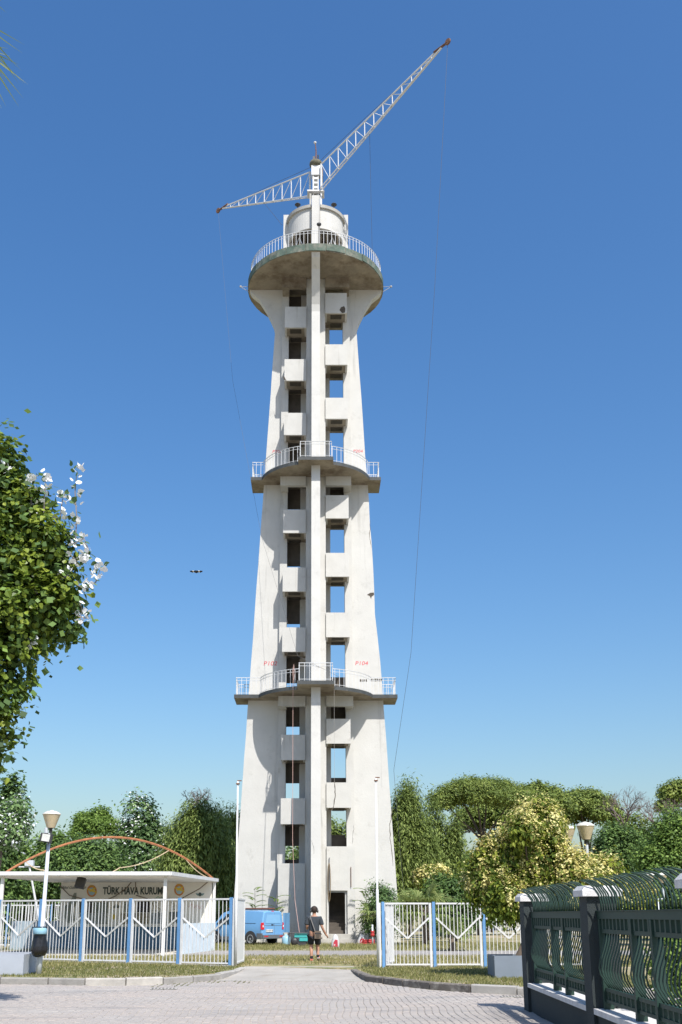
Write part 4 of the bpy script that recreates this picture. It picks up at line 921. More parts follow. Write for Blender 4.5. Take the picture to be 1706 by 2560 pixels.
b_ = MB(); b_.add([(-.115,-.045,0),(.115,-.045,0),(.115,.045,0),(-.115,.045,0),(-.105,-.035,.25),(.105,-.035,.25),(.105,.035,.25),(-.105,.035,.25)], [(0,3,2,1),(4,5,6,7),(0,1,5,4),(1,2,6,5),(2,3,7,6),(3,0,4,7)]); M_BAG = mat('brown_bag', (.12,.09,.065), .8, .3, 14)
b_.build('pouch', M_BAG, bag); MB().box(-.04, -.055, .03, .05, -.046, .14).build('pocket', mat('dark_brown_bag', (.07,.055,.04), .8), bag)
MB().box(-.11,-.05,.16,.11,-.047,.19).build('zip', M_DKMET, bag)
st_ = [(-.09,.01,.24),(-.16,.045,.44),(-.225,.10,.62),(-.25,.19,.74),(-.20,.26,.735)]
MB().tube(st_, [.02]*5, 4).build('strap', mat('grey_strap', (.16,.15,.14), .8), bag)

# ------------------------------------------------------------------ things around the tower door
gen = thing('generator', 'teal portable generator in black tube frame near the blue van', 'generator', (-.86, 54.0, 0))
for s in (-1, 1):
    MB().tube([(-.47, s*.25, 0), (-.47, s*.25, .60), (-.42, s*.25, .64), (.44, s*.25, .64), (.49, s*.25, .60), (.49, s*.25, 0)], .022).build('frame_hoop', M_DKMET, gen)
for x, z in ((-.47,.06),(.49,.06),(-.47,.6),(.49,.6)): MB().tube([(x,-.25,z),(x,.25,z)], .018).build('frame_bar', M_DKMET, gen)
M_TEALP = mat('teal_paint', (.05,.36,.35), .4, .08, 4)
MB().box(-.2, -.2, .44, .46, .2, .61).build('fuel_tank', M_TEALP, gen); MB().box(.05, -.22, .26, .47, .2, .42).build('control_panel', M_TEALP, gen)
e = MB(); e.lathe([(.02,-.12),(.17,-.12),(.19,0),(.17,.12),(.02,.12)], n=18); e.xf(Matrix.Translation((-.2,-.05,.24)) @ Matrix.Rotation(math.pi/2, 4, 'X')); e.build('engine', M_DKMET, gen, smooth=True)
MB().box(-.05, -.18, .05, .38, .18, .255).build('alternator', M_DKMET, gen); MB().lathe([(.03,0),(.05,.0),(.05,.05),(.02,.06)], (-.05,0,.61), 10).build('fuel_cap', M_DKMET, gen)
def cloth_heap(name, label, cat, loc, w_, h_, m1, m2):
    r = thing(name, label, cat, loc); mb = MB(); n = 14; prof = [(.0,0),(.5,0),(.52,.25),(.46,.55),(.34,.82),(.2,1.0),(.03,1.02)]
    for q_, (rr, z) in enumerate(prof):
        for i in range(n): a = 2*math.pi*i/n; k = 1 + R.uniform(-.12,.12); mb.v.append((rr*w_*k*math.cos(a), rr*w_*.7*k*math.sin(a), z*h_*(1+R.uniform(-.04,.04)) if z else 0))
    for j in range(len(prof)-1):
        for i in range(n): mb.f.append((j*n+i, j*n+(i+1) % n, (j+1)*n+(i+1) % n, (j+1)*n+i)); mb.m.append(0)
    mb.build('sack', m1, r, smooth=True)
    MB().add([(-.26*w_,-.37*w_,.12*h_),(.30*w_,-.37*w_,.10*h_),(.28*w_,-.35*w_,.62*h_),(-.02*w_,-.34*w_,.66*h_),(-.22*w_,-.355*w_,.45*h_)], [(0,1,2,3,4)]).build('print', m2, r)
M_SACKW = mat('white_plastic_sack', (.55,.54,.53), .5, .25, 12); M_SACKR = mat('red_print', (.42,.03,.05), .5, .2, 9)
cloth_heap('sack', 'red and white sack standing on the grass before the tower steps', 'sack', (.92, 51.2, 0), .38, .60, M_SACKW, M_SACKR)
cloth_heap('sack', 'white sack with red print slumped beside the right end of the steps', 'sack', (2.42, 57.4, 0), .42, .50, M_SACKW, M_SACKR)
sp = thing('standpipe', 'grey standpipe with red valve right of the tower steps', 'standpipe', (2.95, 56.4, 0))
MB().tube([(0,0,-.05),(0,0,.95)], .045, 10).build('pipe', M_LGREY, sp, smooth=True); MB().lathe([(.05,.42),(.10,.45),(.11,.55),(.07,.6),(.1,.64),(.1,.7),(.05,.72)], n=12).build('valve', mat('red_valve', (.42,.03,.03), .5, .1), sp, smooth=True); MB().lathe([(.04,.95),(.06,.96),(.03,1.02),(.01,1.03)], n=10).build('pipe_cap', M_LGREY, sp)
rc = thing('hose', 'heap of red hose lying on the grass left of the standpipe', 'hose', (2.75, 57.2, 0))
for k in range(3): MB().tube([(.02*k+(.34-.03*k)*math.cos(a), .28*math.sin(a), .05+.085*k+.02*math.sin(3*a)) for a in [i*2*math.pi/18 for i in range(19)]], .045, 6).build('coil', mat('red_hose', (.45,.04,.04), .6, .2), rc, smooth=True)
jug = thing('jerrycan', 'pale blue plastic drum on the grass behind the generator, right of the van', 'drum', (-1.55, 56.6, 0)); MB().lathe([(.01,0),(.2,0),(.22,.05),(.22,.38),(.15,.46),(.06,.48),(.05,.54),(.01,.55)], n=16).build('drum', mat('pale_blue_plastic', (.28,.47,.58), .35, .1), jug, smooth=True)
# bird in flight
bp = P(491, 1429, 60); bd = thing('bird', 'small dark bird with white wing patches gliding left of the tower', 'bird', bp)
M_BD = mat('dark_feathers', (.035,.03,.035), .8, .2, 9); M_BW = mat('white_feathers', (.75,.74,.72), .8)
MB().lathe([(.005,-.20),(.045,-.12),(.06,0),(.045,.12),(.03,.19),(.005,.24)], n=10).xf(Matrix.Rotation(math.pi/2, 4, 'X') @ Matrix.Diagonal((1.2,1,1,1))).build('body', M_BD, bd, smooth=True)
for s in (-1, 1):
    sp_ = [(0,.0),(.14,.035),(.22,.03),(.38,.04)]
    for (x0, z0), (x1, z1), m, nm in ((sp_[0], sp_[1], M_BD, 'inner_wing'), (sp_[1], sp_[2], M_BW, 'wing_patch'), (sp_[2], sp_[3], M_BD, 'wing_tip')):
        c0, c1 = .12, (.12 if nm != 'wing_tip' else .04); dz = -.05
        MB().add([(s*x0,-c0,z0),(s*x1,-c1,z1),(s*x1,c1,z1+dz*.4),(s*x0,c0,z0+dz),(s*x0,-c0,z0-.02),(s*x1,-c1,z1-.015),(s*x1,c1,z1+dz*.4-.015),(s*x0,c0,z0+dz-.02)], [(0,1,2,3),(7,6,5,4),(0,4,5,1),(1,5,6,2),(2,6,7,3),(3,7,4,0)]).build(nm, m, bd)

# ------------------------------------------------------------------ vegetation
M_BARK = mat('bark', (.13,.10,.075), .95, .35, 4, bmp=.6, bscale=12); M_GBARK = mat('grey_bark', (.22,.19,.17), .95, .3, 5, bmp=.5, bscale=12); M_PBARK = mat('pine_bark', (.10,.075,.06), .95, .35, 4, bmp=.6, bscale=10)
LF = {
 'pepper': leafmat('pepper_tree_leaves', (0.091,0.127,0.035), (0.192,0.257,0.070), (0.342,0.411,0.113), .35),
 'pine': leafmat('pine_needles', (0.075,0.108,0.030), (0.161,0.218,0.049), (0.313,0.358,0.083), .25),
 'dark': leafmat('dark_leaves', (0.046,0.086,0.030), (0.102,0.173,0.052), (0.212,0.323,0.082), .3),
 'mid': leafmat('mid_green_leaves', (0.060,0.106,0.028), (0.130,0.214,0.048), (0.261,0.375,0.084), .35),
 'bright': leafmat('bright_green_leaves', (0.072,0.124,0.027), (0.157,0.248,0.049), (0.286,0.402,0.087), .4),
 'poplar': leafmat('poplar_leaves', (0.062,0.115,0.042), (0.125,0.211,0.075), (0.248,0.348,0.135), .3),
 'ivy': leafmat('ivy_leaves', (.032,.060,.009), (.120,.185,.024), (.34,.400,.062), .38, .4),
 'flower': leafmat('cream_blossom', (.52,.46,.15), (.70,.63,.25), (.80,.75,.38), .35),
 'fleaf': leafmat('privet_leaves', (.055,.095,.016), (.130,.185,.028), (.34,.370,.050), .45),
 'white': leafmat('white_poplar_undersides', (0.575,0.598,0.575), (0.759,0.770,0.759), (0.800,0.800,0.800), .2),
 'palm': leafmat('palm_fronds', (0.083,0.124,0.039), (0.179,0.235,0.069), (0.359,0.400,0.152), .3),
 'grass': leafmat('grass_blades', (0.098,0.121,0.035), (0.231,0.226,0.081), (0.462,0.393,0.197), .3),
 'weed': leafmat('weed_leaves', (0.065,0.111,0.026), (0.130,0.202,0.046), (0.234,0.312,0.078), .4),
}
def span(px0, px1, py0, py1, Y):
    a = P(px0, (py0+py1)/2, Y); b = P(px1, (py0+py1)/2, Y); zt = P((px0+px1)/2, py0, Y).z; zb = P((px0+px1)/2, py1, Y).z
    return (a.x+b.x)/2, (b.x-a.x)/2, max(zb, .2), zt
def trunk(root, base, top, r0, r1, m, bends=3, name='trunk', seed=0):
    rr = random.Random(seed); a, b = Vector(base), Vector(top); pts = [a]
    for i in range(1, bends): u = i/bends; pts.append(a.lerp(b, u) + Vector((rr.uniform(-.25,.25), rr.uniform(-.2,.2), 0)) * min(1, (b-a).length*.12))
    pts.append(b); n = len(pts); return MB().tube(pts, [r0 + (r1-r0)*i/(n-1) for i in range(n)], 8).build(name, m, root, world=True, smooth=True)
SEED = [100]
def tree(name, label, cat, box, Y, kind, n, leaf, size, k=7, clump=.5, per=26, group=None, bark=M_BARK, hang=0, depth=.8, flat=1.0, extra=None, aspect=.55, limbs=5, csq=(1,1,1), shell=(.65,1.04), zlo=-.6):
    SEED[0] += 1; rng = np.random.default_rng(SEED[0]); rr = random.Random(SEED[0])
    cx, rx, zb, zt = span(*box, Y); rzz = (zt-zb)/2; cz = (zt+zb)/2
    root = thing(name, label, cat, (cx, Y, 0), 0, group)
    if kind == 'pine':
        bl = []; tops = []
        for i in range(k):
            a = 2.4*i + rr.uniform(-.3,.3); q = math.sqrt((i+.3)/k)*.80
            z_ = zt - rzz*(.42 + .75*q*q) + rr.uniform(-.22,.14)*rzz; f = rr.uniform(.17,.30)
            bl.append(((cx+rx*q*math.cos(a), Y+rx*depth*q*math.sin(a), z_), (rx*f, rx*f, min(rx*f*.8, rzz*.5))))
        base = Vector((cx + rr.uniform(-.5,.5), Y, -.1)); fork = Vector((cx + rr.uniform(-.3,.3), Y, zb - rzz*.45))
        trunk(root, base, fork, .34, .24, bark, 4, seed=SEED[0])
        for i in range(3, k, max(1, k//6)): trunk(root, fork, Vector(bl[i][0]) - Vector((0,0,bl[i][1][2]*.3)), .13, .04, bark, 3, 'limb', SEED[0]*10+i)
    else:
        bl = blobs_in(rng, (cx, Y, cz), (rx*1.12, rx*depth, rzz*1.05), k, (.26, .46), flat=flat); bl.append(((cx, Y, cz), (rx*.62, rx*depth*.62, rzz*.66)))
        if kind == 'fill': bl += [((cx+rr.uniform(-.5,.5)*rx, Y, zb+rzz*.35), (rx*.5, rx*depth*.5, rzz*.4)) for _ in range(3)]
        trunk(root, (cx, Y, -.1), (cx, Y, cz), .06+.03*rx, .05+.012*rx, bark, 4, seed=SEED[0])
        for i in range(limbs): trunk(root, (cx, Y, zb+(cz-zb)*.5), bl[i % len(bl)][0], .04+.012*rx, .02, bark, 3, 'limb', SEED[0]*10+i)
    V, t = leaves(rng, bl, n, size, clump, per, aspect, hang, csq=csq, shell=shell, zlo=zlo)
    V[:,:,2] = np.maximum(V[:,:,2], .02)
    quads('crown', V, LF[leaf], t, root, True)
    if extra:
        ek, en, es, ec, ep = extra
        V, t = leaves(rng, bl, en, es, ec, ep, .8, shell=(.95,1.12), zlo=-.15 if ek == 'flower' else -.6); quads('blossom' if ek == 'flower' else 'pale_leaves', V, LF[ek], t, root, True)
    return root, bl
def bare_tree(label, px, pyt, pyb, Y, wpx, seed, group=None):
    rr = random.Random(seed); b = P(px, pyb, Y); tz = P(px, pyt, Y).z; root = thing('bare_tree', label, 'tree', (b.x, Y, 0), 0, group); W_ = wpx/2699*Y*.5
    trunk(root, (b.x, Y, -.1), (b.x, Y, b.z), .2, .14, M_GBARK, 4, seed=seed); mb = MB()
    def br(p, d, L, r, lv):
        q = p + d*L; mid = p.lerp(q, .5) + Vector((rr.uniform(-1,1), rr.uniform(-1,1), rr.uniform(-.5,.5)))*L*.08; mb.tube([p, mid, q], [r, r*.8, r*.6], 4)
        if lv:
            for _ in range(rr.choice((2,3,3))): 
                e_ = (d + Vector((rr.uniform(-.9,.9), rr.uniform(-.9,.9), rr.uniform(-.35,.6)))).normalized(); br(p.lerp(q, rr.uniform(.55,1)), e_, L*rr.uniform(.55,.82), r*.58, lv-1)
    h = tz - b.z
    for i in range(4): a = 2*math.pi*i/4 + rr.random(); br(Vector((b.x, Y, b.z-.1)), Vector((math.cos(a)*.7*W_/max(h,.5), math.sin(a)*.5, 1)).normalized(), h*.42, .10, 5)
    mb.build('branches', mat('dead_twigs', (.17,.13,.12), .95, .25, 6), root, world=True)
# ---- far wood that closes the view
rng = np.random.default_rng(5); bl = []
for i in range(46):
    x = -64 + i*2.9 + rng.uniform(-1,1); h = rng.uniform(6.5, 9.0); bl.append(((x, 118+rng.uniform(-5,5), h*.5), (rng.uniform(2.6,4.2), 3, h*.55)))
V, t = leaves(rng, bl, 42000, .55, .9, 24); V[:,:,2] = np.maximum(V[:,:,2], .02)
stuff(tag(quads('far_wood', V, LF['dark'], t), 'dark band of far woodland closing the view behind the park', 'woodland'))
# ---- left side, behind the kiosk
GB = 'trees of the park behind the tower'
tree('conifer_tree', 'dark narrow conifer at the far left edge behind the lamp', 'tree', (-60, 62, 1945, 2300), 58, 'fill', 16000, 'dark', .26, 8, .5, group=GB, bark=M_BARK, limbs=4)
tree('poplar_tree', 'white poplar with pale leaves at the left edge above the kiosk roof', 'tree', (-70, 82, 1998, 2135), 46, 'round', 6000, 'poplar', .20, 6, .5, group=GB, extra=('white', 1700, .12, .45, 6))
tree('broadleaf_tree', 'bright green bushy tree behind the left street lamp', 'tree', (60, 190, 2040, 2310), 74, 'fill', 15000, 'mid', .30, 7, .6, group=GB)
tree('pine_tree', 'small clumpy pine rising between the lamp and the white poplar', 'tree', (175, 305, 2018, 2150), 92, 'pine', 20000, 'bright', .24, 14, .55, group=GB, bark=M_PBARK)
tree('broadleaf_tree', 'broad dark green tree filling the space above the kiosk roof', 'tree', (50, 345, 2068, 2320), 62, 'fill', 66000, 'dark', .19, 18, .6, group=GB)
tree('poplar_tree', 'tall white poplar speckled with pale leaves right of the kiosk arch peak', 'tree', (268, 448, 1985, 2290), 80, 'fill', 20000, 'poplar', .30, 10, .6, group=GB, extra=('white', 2600, .15, .5, 5))
bare_tree('leafless purple-grey treetop behind the big pepper tree left of the tower', 485, 1966, 2030, 88, 120, 31)
tree('pepper_tree', 'large weeping pepper tree directly left of the tower', 'tree', (368, 628, 1972, 2330), 72, 'fill', 80000, 'pepper', .34, 20, .7, group=GB, hang=1, aspect=.22, csq=(.7,.7,1.6), per=34)
tree('shrub', 'dark shrub under the kiosk roof line at the left', 'shrub', (-40, 200, 2195, 2330), 66, 'fill', 9000, 'dark', .26, 6, .6)
tree('broadleaf_tree', 'light green tree between the white poplar and the big pepper tree', 'tree', (330, 470, 2030, 2320), 86, 'fill', 22000, 'mid', .28, 9, .7, group=GB)
tree('pepper_tree', 'pale weeping tree filling the gap at the left tower edge', 'tree', (520, 660, 1990, 2330), 84, 'fill', 20000, 'pepper', .34, 9, .7, group=GB, hang=1, aspect=.25, csq=(.7,.7,1.5))
tree('broadleaf_tree', 'green tree at the left edge behind the dark conifer', 'tree', (-80, 110, 2050, 2320), 82, 'fill', 22000, 'mid', .28, 9, .7, group=GB)
tree('broadleaf_tree', 'green tree seen through the lowest openings of the tower', 'tree', (690, 900, 2015, 2330), 92, 'fill', 24000, 'pepper', .30, 10, .7, group=GB)
# ---- right side
tree('broadleaf_tree', 'olive tree crown behind the umbrella pines at the right skyline', 'tree', (1470, 1720, 2000, 2320), 116, 'fill', 26000, 'pine', .36, 12, .8, group=GB)
tree('broadleaf_tree', 'dull green crown below the first umbrella pine, behind its trunk', 'tree', (1080, 1260, 2095, 2330), 108, 'fill', 20000, 'pine', .34, 9, .8, group=GB)
tree('pepper_tree', 'tall weeping pepper tree directly right of the tower', 'tree', (940, 1100, 1928, 2320), 74, 'fill', 56000, 'pepper', .32, 15, .7, group=GB, hang=1, aspect=.22, csq=(.7,.7,1.6), per=34)
tree('pepper_tree', 'lower weeping pepper tree between the tower and the umbrella pine', 'tree', (1050, 1170, 2000, 2330), 80, 'fill', 22000, 'pepper', .34, 8, .7, group=GB, hang=1, aspect=.25, csq=(.7,.7,1.5))
tree('broadleaf_tree', 'mid green tree closing the gap behind the umbrella pine trunk', 'tree', (1190, 1420, 2060, 2320), 112, 'fill', 24000, 'mid', .36, 9, .8, group=GB)
tree('umbrella_pine', 'umbrella pine with forked dark trunk showing, right of the pepper trees', 'tree', (1065, 1340, 1946, 2075), 98, 'pine', 56000, 'pine', .26, 40, .5, group=GB, bark=M_PBARK, zlo=-.2, aspect=.35)
tree('umbrella_pine', 'low umbrella pine seen between the trunk of the first pine and the blossom tree', 'tree', (1130, 1330, 2005, 2120), 114, 'pine', 30000, 'pine', .30, 24, .6, group=GB, bark=M_PBARK)
tree('umbrella_pine', 'umbrella pine behind the top of the yellow blossom tree', 'tree', (1270, 1440, 1952, 2105), 104, 'pine', 36000, 'pine', .28, 26, .6, group=GB, bark=M_PBARK)
tree('umbrella_pine', 'broad umbrella pine above the twin-headed lamp', 'tree', (1370, 1560, 1962, 2130), 110, 'pine', 42000, 'pine', .28, 28, .6, group=GB, bark=M_PBARK)
tree('pine_tree', 'dark pine at the right edge of the skyline', 'tree', (1640, 1790, 1945, 2080), 110, 'pine', 20000, 'pine', .30, 18, .6, group=GB, bark=M_PBARK)
bare_tree('leafless grey tree on the skyline right of the twin-headed lamp', 1560, 1968, 2075, 96, 150, 41); bare_tree('leafless brown tree near the right edge of the skyline', 1655, 1985, 2090, 92, 150, 47); bare_tree('small leafless tree between the umbrella pine trunk and the pepper tree', 1140, 2040, 2110, 101, 110, 52)
tree('broadleaf_tree', 'deep green tree behind the twin-headed lamp', 'tree', (1455, 1640, 2045, 2320), 76, 'fill', 48000, 'dark', .20, 14, .6, group=GB)
tree('broadleaf_tree', 'light green feathery tree at the right edge behind the fence spikes', 'tree', (1575, 1810, 1995, 2330), 66, 'fill', 46000, 'mid', .20, 14, .6, group=GB)
tree('shrub', 'dark evergreen shrub behind the second lamp at the right edge', 'shrub', (1500, 1760, 2170, 2320), 56, 'fill', 16000, 'dark', .20, 8, .5)
tree('shrub', 'yellow-flowering shrub beside the tower above the fan palms', 'shrub', (1020, 1118, 2158, 2240), 66, 'round', 5000, 'fleaf', .16, 7, .35, extra=('flower', 5200, .16, .22, 26), limbs=2)
tree('shrub', 'dull green shrub between the fan palms and the blossom tree', 'shrub', (1060, 1215, 2180, 2330), 62, 'fill', 16000, 'dark', .18, 8, .45)
tree('shrub', 'olive green shrub in the shade below the umbrella pine', 'shrub', (1120, 1260, 2120, 2320), 84, 'fill', 14000, 'mid', .26, 7, .6)
# ---- flowering tree behind the green fence
BY_ = 27.8; rng = np.random.default_rng(210); fr_ = thing('blossom_tree', 'small tree covered in cream yellow blossom behind the green fence', 'tree', (5.3, BY_, 0)); fbl = []
for px, py, rp_ in ((1345,2080,62),(1352,2035,22),(1376,2062,20),(1290,2115,52),(1310,2075,34),(1240,2160,48),(1205,2175,30),(1212,2225,40),(1300,2180,75),(1362,2152,58),(1440,2195,50),(1372,2142,24),(1488,2205,52),(1522,2185,34),(1400,2220,68),(1262,2250,45),(1330,2255,50),(1288,2278,20),(1525,2220,34),(1470,2240,50),(1182,2200,20),(1225,2130,24)):
    c = P(px, py, BY_ + rng.uniform(-.7,.7)); r_ = rp_/94.0; fbl.append(((c.x, c.y, c.z), (r_, r_*.95, r_)))
V, t = leaves(rng, fbl, 30000, .13, .30, 26, .5, shell=(.55,1.04), zlo=-.9, hang=.5, fold=.2); quads('crown', V, LF['fleaf'], t, fr_, True)
V, t = leaves(rng, fbl, 40000, .065, .20, 95, .8, shell=(.96,1.15), zlo=-.12, csq=(.8,.8,1.4)); quads('blossom', V, LF['flower'], t, fr_, True)
tb = G(1268, 2441); p1 = P(1296, 2400, tb.y+.05); p2 = P(1326, 2330, tb.y+.2); p3 = P(1345, 2240, tb.y+.4)
MB().tube([tb - Vector((0,0,.1)), p1, p2, p3], [.13,.115,.10,.08], 10).build('trunk', M_BARK, fr_, world=True, smooth=True)
for i in range(7): trunk(fr_, p2.lerp(p3, .3+.1*i), fbl[i][0], .05, .012, M_BARK, 3, 'limb', 900+i)
# ---- ivy covered tree at the left edge, close to the camera
rng = np.random.default_rng(77); iv = thing('ivy_tree', 'ivy-covered white poplar hanging in from the left edge against the sky', 'tree', (-7.6, 18, ST)); bl = []
for px, py, rp_ in ((-40,1200,90),(-5,1130,40),(25,1185,38),(10,1250,60),(60,1250,45),(95,1275,40),(60,1330,55),(115,1330,45),(150,1375,42),(110,1410,55),(165,1430,38),(170,1500,36),(120,1500,60),(60,1430,80),(175,1560,26),(140,1555,36),(90,1570,48),(30,1540,85),(100,1620,16),(45,1625,40),(5,1680,50),(60,1710,20),(45,1770,18),(0,1770,40),(30,1835,16),(-8,1850,28),(-30,1895,24),(-90,1800,80),(-100,1640,105),(-120,1450,160),(-60,1350,110),(5,1105,18)):
    c = P(px - 13, py + 12, 18 + rng.uniform(-.5,.5)); r_ = rp_/138.0; bl.append(((c.x, c.y, c.z), (r_, r_*1.0, r_*1.05)))
V, t = leaves(rng, [(b[0], [r*.8 for r in b[1]]) for b in bl], 9000, .13, .5, 20, .9, shell=(.5,.95)); quads('inner_leaves', V, LF['dark'], t, iv, True)  # dark green fill paints the deep shade between the ivy clumps
V, t = leaves(rng, bl, 20000, .105, .27, 32, .95, hang=.3, shell=(.8,1.1), up=.4, fold=.22); quads('ivy_crown', V, LF['ivy'], t, iv, True)
trunk(iv, (-7.6,18,ST-.1), (-7.2,18,4.2), .30, .24, M_BARK, 4, seed=5); trunk(iv, (-7.2,18,4.2), (-6.2,18,7.5), .22, .12, M_BARK, 4, 'limb', 6); trunk(iv, (-7.2,18,4.2), (-5.4,18,6.4), .16, .07, M_BARK, 4, 'limb', 7)
leafm = []
for k in range(4):
    mb = MB(); L_ = .10; mb.add([(0,0,0),(.045,.02,.004),(.05,.055,.0),(.03,.075,.006),(0,.11,-.01),(-.03,.075,.006),(-.05,.055,0),(-.045,.02,.004)], [(0,1,2,3,4,5,6,7)]); me = mb.mesh('leaf', LF['white'] if k else LF['poplar'])
    a = me.attributes.new('tone', 'FLOAT', 'FACE'); a.data.foreach_set('value', [.35+.2*k]); leafm.append(me)
shoots = [[(190,1345),(192,1290),(188,1230),(193,1176)],[(110,1290),(112,1240),(116,1196)],[(75,1290),(80,1235),(82,1200)],[(150,1310),(155,1260),(160,1235)],[(185,1360),(210,1345),(222,1375),(215,1400)],[(190,1460),(215,1475),(240,1455),(252,1420)],[(195,1540),(212,1545),(228,1545)],[(195,1500),(205,1520),(200,1560)],[(150,1450),(165,1440),(172,1437)],[(60,1480),(80,1490),(85,1500)],[(60,1610),(72,1618),(80,1612)],[(170,1380),(190,1400),(200,1420)],[(20,1180),(25,1190),(5,1165)]]
for sh in shoots:
    q = [P(x, y, 17.6) for x, y in sh]; MB().tube(q, [.012]*(len(q)-1)+[.005], 4).build('twig', M_GBARK, iv, world=True)
    cnt = 38 if len(sh) == 4 else 24 if len(sh) == 3 and sh[0][1] < 1320 else 10
    for k in range(cnt):
        u = (k+R.random())/cnt*(len(q)-1) if k % 3 else len(q)-1.02-R.random()*.15; i = min(int(u), len(q)-2); c = q[i].lerp(q[i+1], u-i) + Vector((R.uniform(-.1,.1), R.uniform(-.1,.05), R.uniform(-.08,.1)))
        Mx = Matrix.Translation(c - Vector(iv.location)) @ Matrix.Rotation(R.uniform(0,6.28), 4, 'Z') @ Matrix.Rotation(R.uniform(.3,1.3), 4, 'X') @ Matrix.Rotation(R.uniform(-1,1), 4, 'Y') @ Matrix.Scale(R.uniform(.7,1.25), 4)
        put('leaf', R.choice(leafm), iv, Mx)
# ---- palms
def fan_frond(rng, base, d, plen, flen, nl, droop=.6, wid=.05):
    """petiole end and pleated fan of leaflets: returns quads"""
    d = Vector(d).normalized(); c = Vector(base) + d*plen; sd = d.cross(Vector((0,0,1))); sd = sd.normalized() if sd.length > .05 else Vector((1,0,0)); up = sd.cross(d); Q = []
    for k in range(nl):
        a = (k/(nl-1)-.5)*math.radians(230); e = (d*math.cos(a) + sd*math.sin(a)).normalized(); L = flen*(.75+.25*math.cos(a))*rng.uniform(.85,1.1)
        m = c + e*L*.55 + up*.03; t_ = c + e*L - Vector((0,0,1))*droop*L*rng.uniform(.3,.8); s_ = e.cross(up).normalized()*wid*.5
        Q.append([c, m - s_, m - s_*.2 + up*.012, m - s_*.2]); Q.append([c, m - s_, t_, m + s_])
    return Q, c
def fan_palm(name, label, loc, h, nf, plen, flen, wid=.05, tr=.14, dead=0, seed=1, elev=(-.3,1.2)):
    rng = np.random.default_rng(seed); root = thing(name, label, 'palm', (loc[0], loc[1], loc[2] if len(loc) > 2 else 0)); z0 = root.location.z
    MB().tube([(loc[0],loc[1],z0-.1),(loc[0]+.05,loc[1],z0+h*.5),(loc[0],loc[1],z0+h)], [tr*1.1,tr,tr*.9], 10).build('trunk', M_BARK, root, world=True, smooth=True)
    for k in range(nf):
        a = 2*math.pi*k/nf*2.4 + rng.uniform(-.2,.2); el = elev[0] + (elev[1]-elev[0])*rng.random()
        d = (math.cos(a)*math.cos(el), math.sin(a)*math.cos(el), math.sin(el)); b = (loc[0], loc[1], z0+h)
        Q, c = fan_frond(rng, b, d, plen*rng.uniform(.8,1.2), flen, 22, wid=wid)
        V = np.array([[tuple(v) for v in q] for q in Q]); o = quads('frond', V, LF['palm'], np.clip(rng.normal(.5,.22,len(V)),0,1), root, True)
        MB().tube([b, c], .012, 4).build('petiole', M_BARK, o)
    return root
fan_palm('fan_palm', 'fan palm with spread fronds beside the tower corner, behind the right flagpole', (3.35, 57.6), 1.55, 16, .7, .75, .07, seed=3)
fan_palm('fan_palm', 'large fan palm right of the tower in front of the yellow shrub', (5.55, 55.5), 1.7, 22, .9, .95, .08, seed=4)
fan_palm('fan_palm', 'small young fan palm on the lawn behind the white fence', (5.9, 47.2), .5, 15, .55, .7, .06, seed=5, elev=(.1,1.4))
fan_palm('fan_palm', 'dark fan palm in the shade under the umbrella pine', (16.0, 84.0), 3.2, 14, 1.1, 1.2, .12, seed=6)
fan_palm('tall_palm', 'tall palm whose frond tips hang in at the top left corner', (-6.05, 12.2, ST), 13.95, 18, 1.0, .95, .035, .2, seed=8, elev=(-.5,.9))
# ---- shrubs by the tower foot
tree('shrub', 'glossy dark green shrub at the right foot of the tower', 'shrub', (885, 1010, 2185, 2345), 58.6, 'fill', 9000, 'poplar', .13, 7, .35, limbs=3)
def ailanthus(label, x, y, h, seed, nb=9, tilt=.0):
    rng = np.random.default_rng(seed); root = thing('sapling', label, 'sapling', (x, y, 0)); top = Vector((x+tilt, y, h)); MB().tube([(x,y,-.05), ((x*2+tilt)/2+.03,y,h*.5), tuple(top)], [.03,.022,.012], 6).build('stem', M_GBARK, root, world=True)
    Q = []
    for k in range(nb):
        a = k*2.4 + rng.uniform(-.3,.3); z = h*(.55+.45*k/nb); L = rng.uniform(.55,.8); b = Vector((x+tilt*z/h, y, z)); d = Vector((math.cos(a), math.sin(a)*.6, .45)).normalized()
        for j in range(9):
            u = (j+1)/9; p = b + d*L*u - Vector((0,0,.32*L*u*u)); sd = d.cross(Vector((0,0,1))).normalized()
            for s in (-1, 1): e_ = (sd*s + d*.35 - Vector((0,0,.35))).normalized(); q = p + e_*.17; w_ = d*.032; Q.append([p, p+e_*.08+w_, q, p+e_*.08-w_])
    V = np.array([[tuple(v) for v in q] for q in Q]); quads('foliage', V, LF['weed'], rng.random(len(V)), root, True)
ailanthus('leafy sapling growing behind the blue van at the tower wall', -3.35, 59.0, 2.95, 11, 12); ailanthus('smaller leafy sapling behind the blue van near the tower block', -2.3, 59.0, 2.6, 12, 9, .15)
ailanthus('leafy sapling leaning beside the right tower foot', 2.9, 58.8, 3.0, 13, 10, -.2)
tree('hedge_shrub', 'yellow-green garden shrub behind the near panel of the green fence', 'shrub', (1610, 1860, 2290, 2520), 13.5, 'fill', 9000, 'bright', .07, 9, .2, limbs=0)
tree('hedge_shrub', 'low yellow blossom shrub seen over the green fence top rail', 'shrub', (1500, 1650, 2195, 2330), 34, 'fill', 7000, 'fleaf', .11, 7, .25, extra=('flower', 2500, .09, .12, 20), limbs=2)
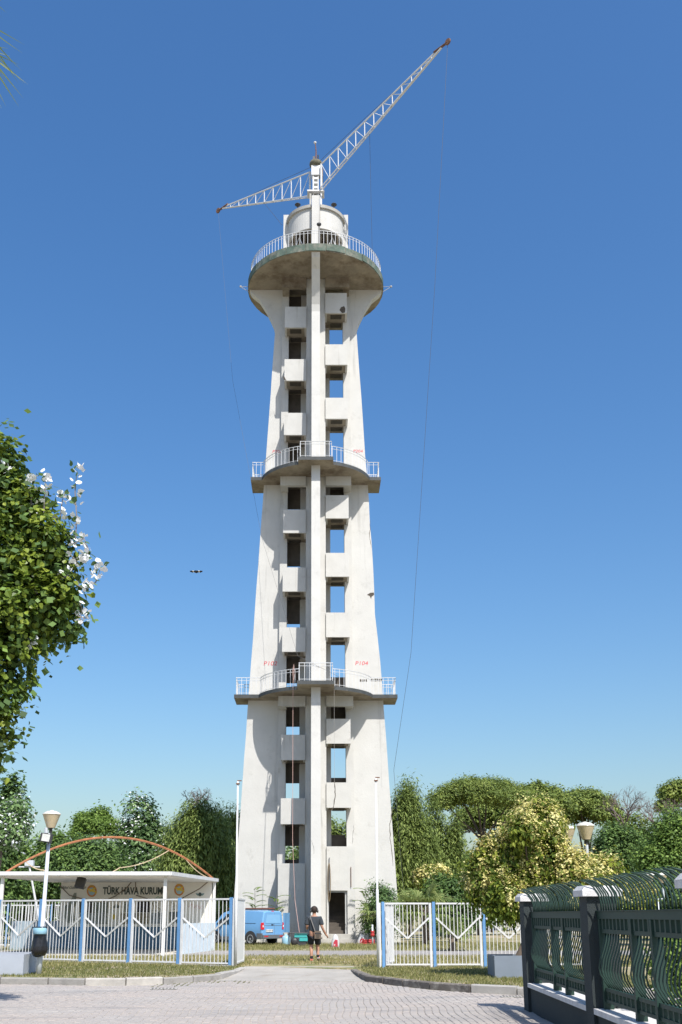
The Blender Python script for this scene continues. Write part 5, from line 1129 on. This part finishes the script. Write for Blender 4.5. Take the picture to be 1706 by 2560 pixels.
# ---- grass
def grass(name, label, pts, hmin, hmax, seed, tones=(0,1)):
    rng = np.random.default_rng(seed); p = np.array(pts); n = len(p); a = rng.uniform(0, 2*np.pi, n); h = rng.uniform(hmin, hmax, n); w_ = rng.uniform(.006,.014,n); ln = rng.normal(0,.35,(n,2))*h[:,None]
    d = np.stack([np.cos(a), np.sin(a), np.zeros(n)], 1)*w_[:,None]; top = p + np.concatenate([ln, h[:,None]], 1)
    V = np.stack([p-d, p+d, top+d*.3, top-d*.3], 1); return stuff(tag(quads(name, V, LF['grass'], rng.uniform(*tones, n)), label, 'grass'))
rng = np.random.default_rng(9); pts = []
def scatter(n, x0, x1, y0, y1, ok, clump=.25):
    c = np.stack([rng.uniform(x0,x1,n//12), rng.uniform(y0,y1,n//12)], 1); q = c[rng.integers(0,len(c),n)] + rng.normal(0,clump,(n,2))
    return [(x, y, 0) for x, y in q if ok(x, y)]
def kl_y(x, line):
    for p, q in zip(line, line[1:]):
        if p.x <= x <= q.x: return p.y + (q.y-p.y)*(x-p.x)/(q.x-p.x+1e-9)
    return 99
lf_y = lambda x: np.interp(x, [p[0] for p in LP[::-1]], [p[1] for p in LP[::-1]])
vL = scatter(26000, -11, -2.1, 26.2, 38, lambda x, y: y > kl_y(x, bL)+.03 and y < lf_y(x)-.1)
vR = scatter(24000, 1.2, 8, 23.3, 32.6, lambda x, y: y > kl_y(x, bR)+.05)
grass('verge_grass', 'short green grass on the verge between kerb and kiosk fence', vL, .02, .07, 1, (.0,.62)); grass('verge_grass', 'short grass on the right verge between kerb and fence', vR, .02, .07, 2, (.1,.75))
yd = scatter(36000, -12, 12, 33, 41.5, lambda x, y: not (y < 34.2 and -2.0 < x < 1.1)); grass('yard_grass', 'patchy dry grass just inside the gateway', yd, .03, .10, 3, (.25,1))
y2 = scatter(36000, -14, 12, 47.5, 60.5, lambda x, y: not (abs(x) < 5 and y > 59.3)); grass('yard_grass', 'tufted grass around the foot of the tower', y2, .04, .14, 4, (.15,.85))
jw = [(x + PW*round(R.random()), y, ST) for x in (-3.9+.13*k for k in range(17)) for y in np.linspace(24.5, 28.6, 60) if kerb_y(x)-.75-.6*math.sin(x*9) < y < kerb_y(x)-.04 and R.random() < .8]
jw = [(p[0]+R.uniform(-.015,.015), p[1]+R.uniform(-.05,.05), ST-.02) for p in jw for _ in range(8)]; grass('joint_weeds', 'weeds growing in the paver joints along the left kerb', jw, .015, .04, 6, (0,.45))
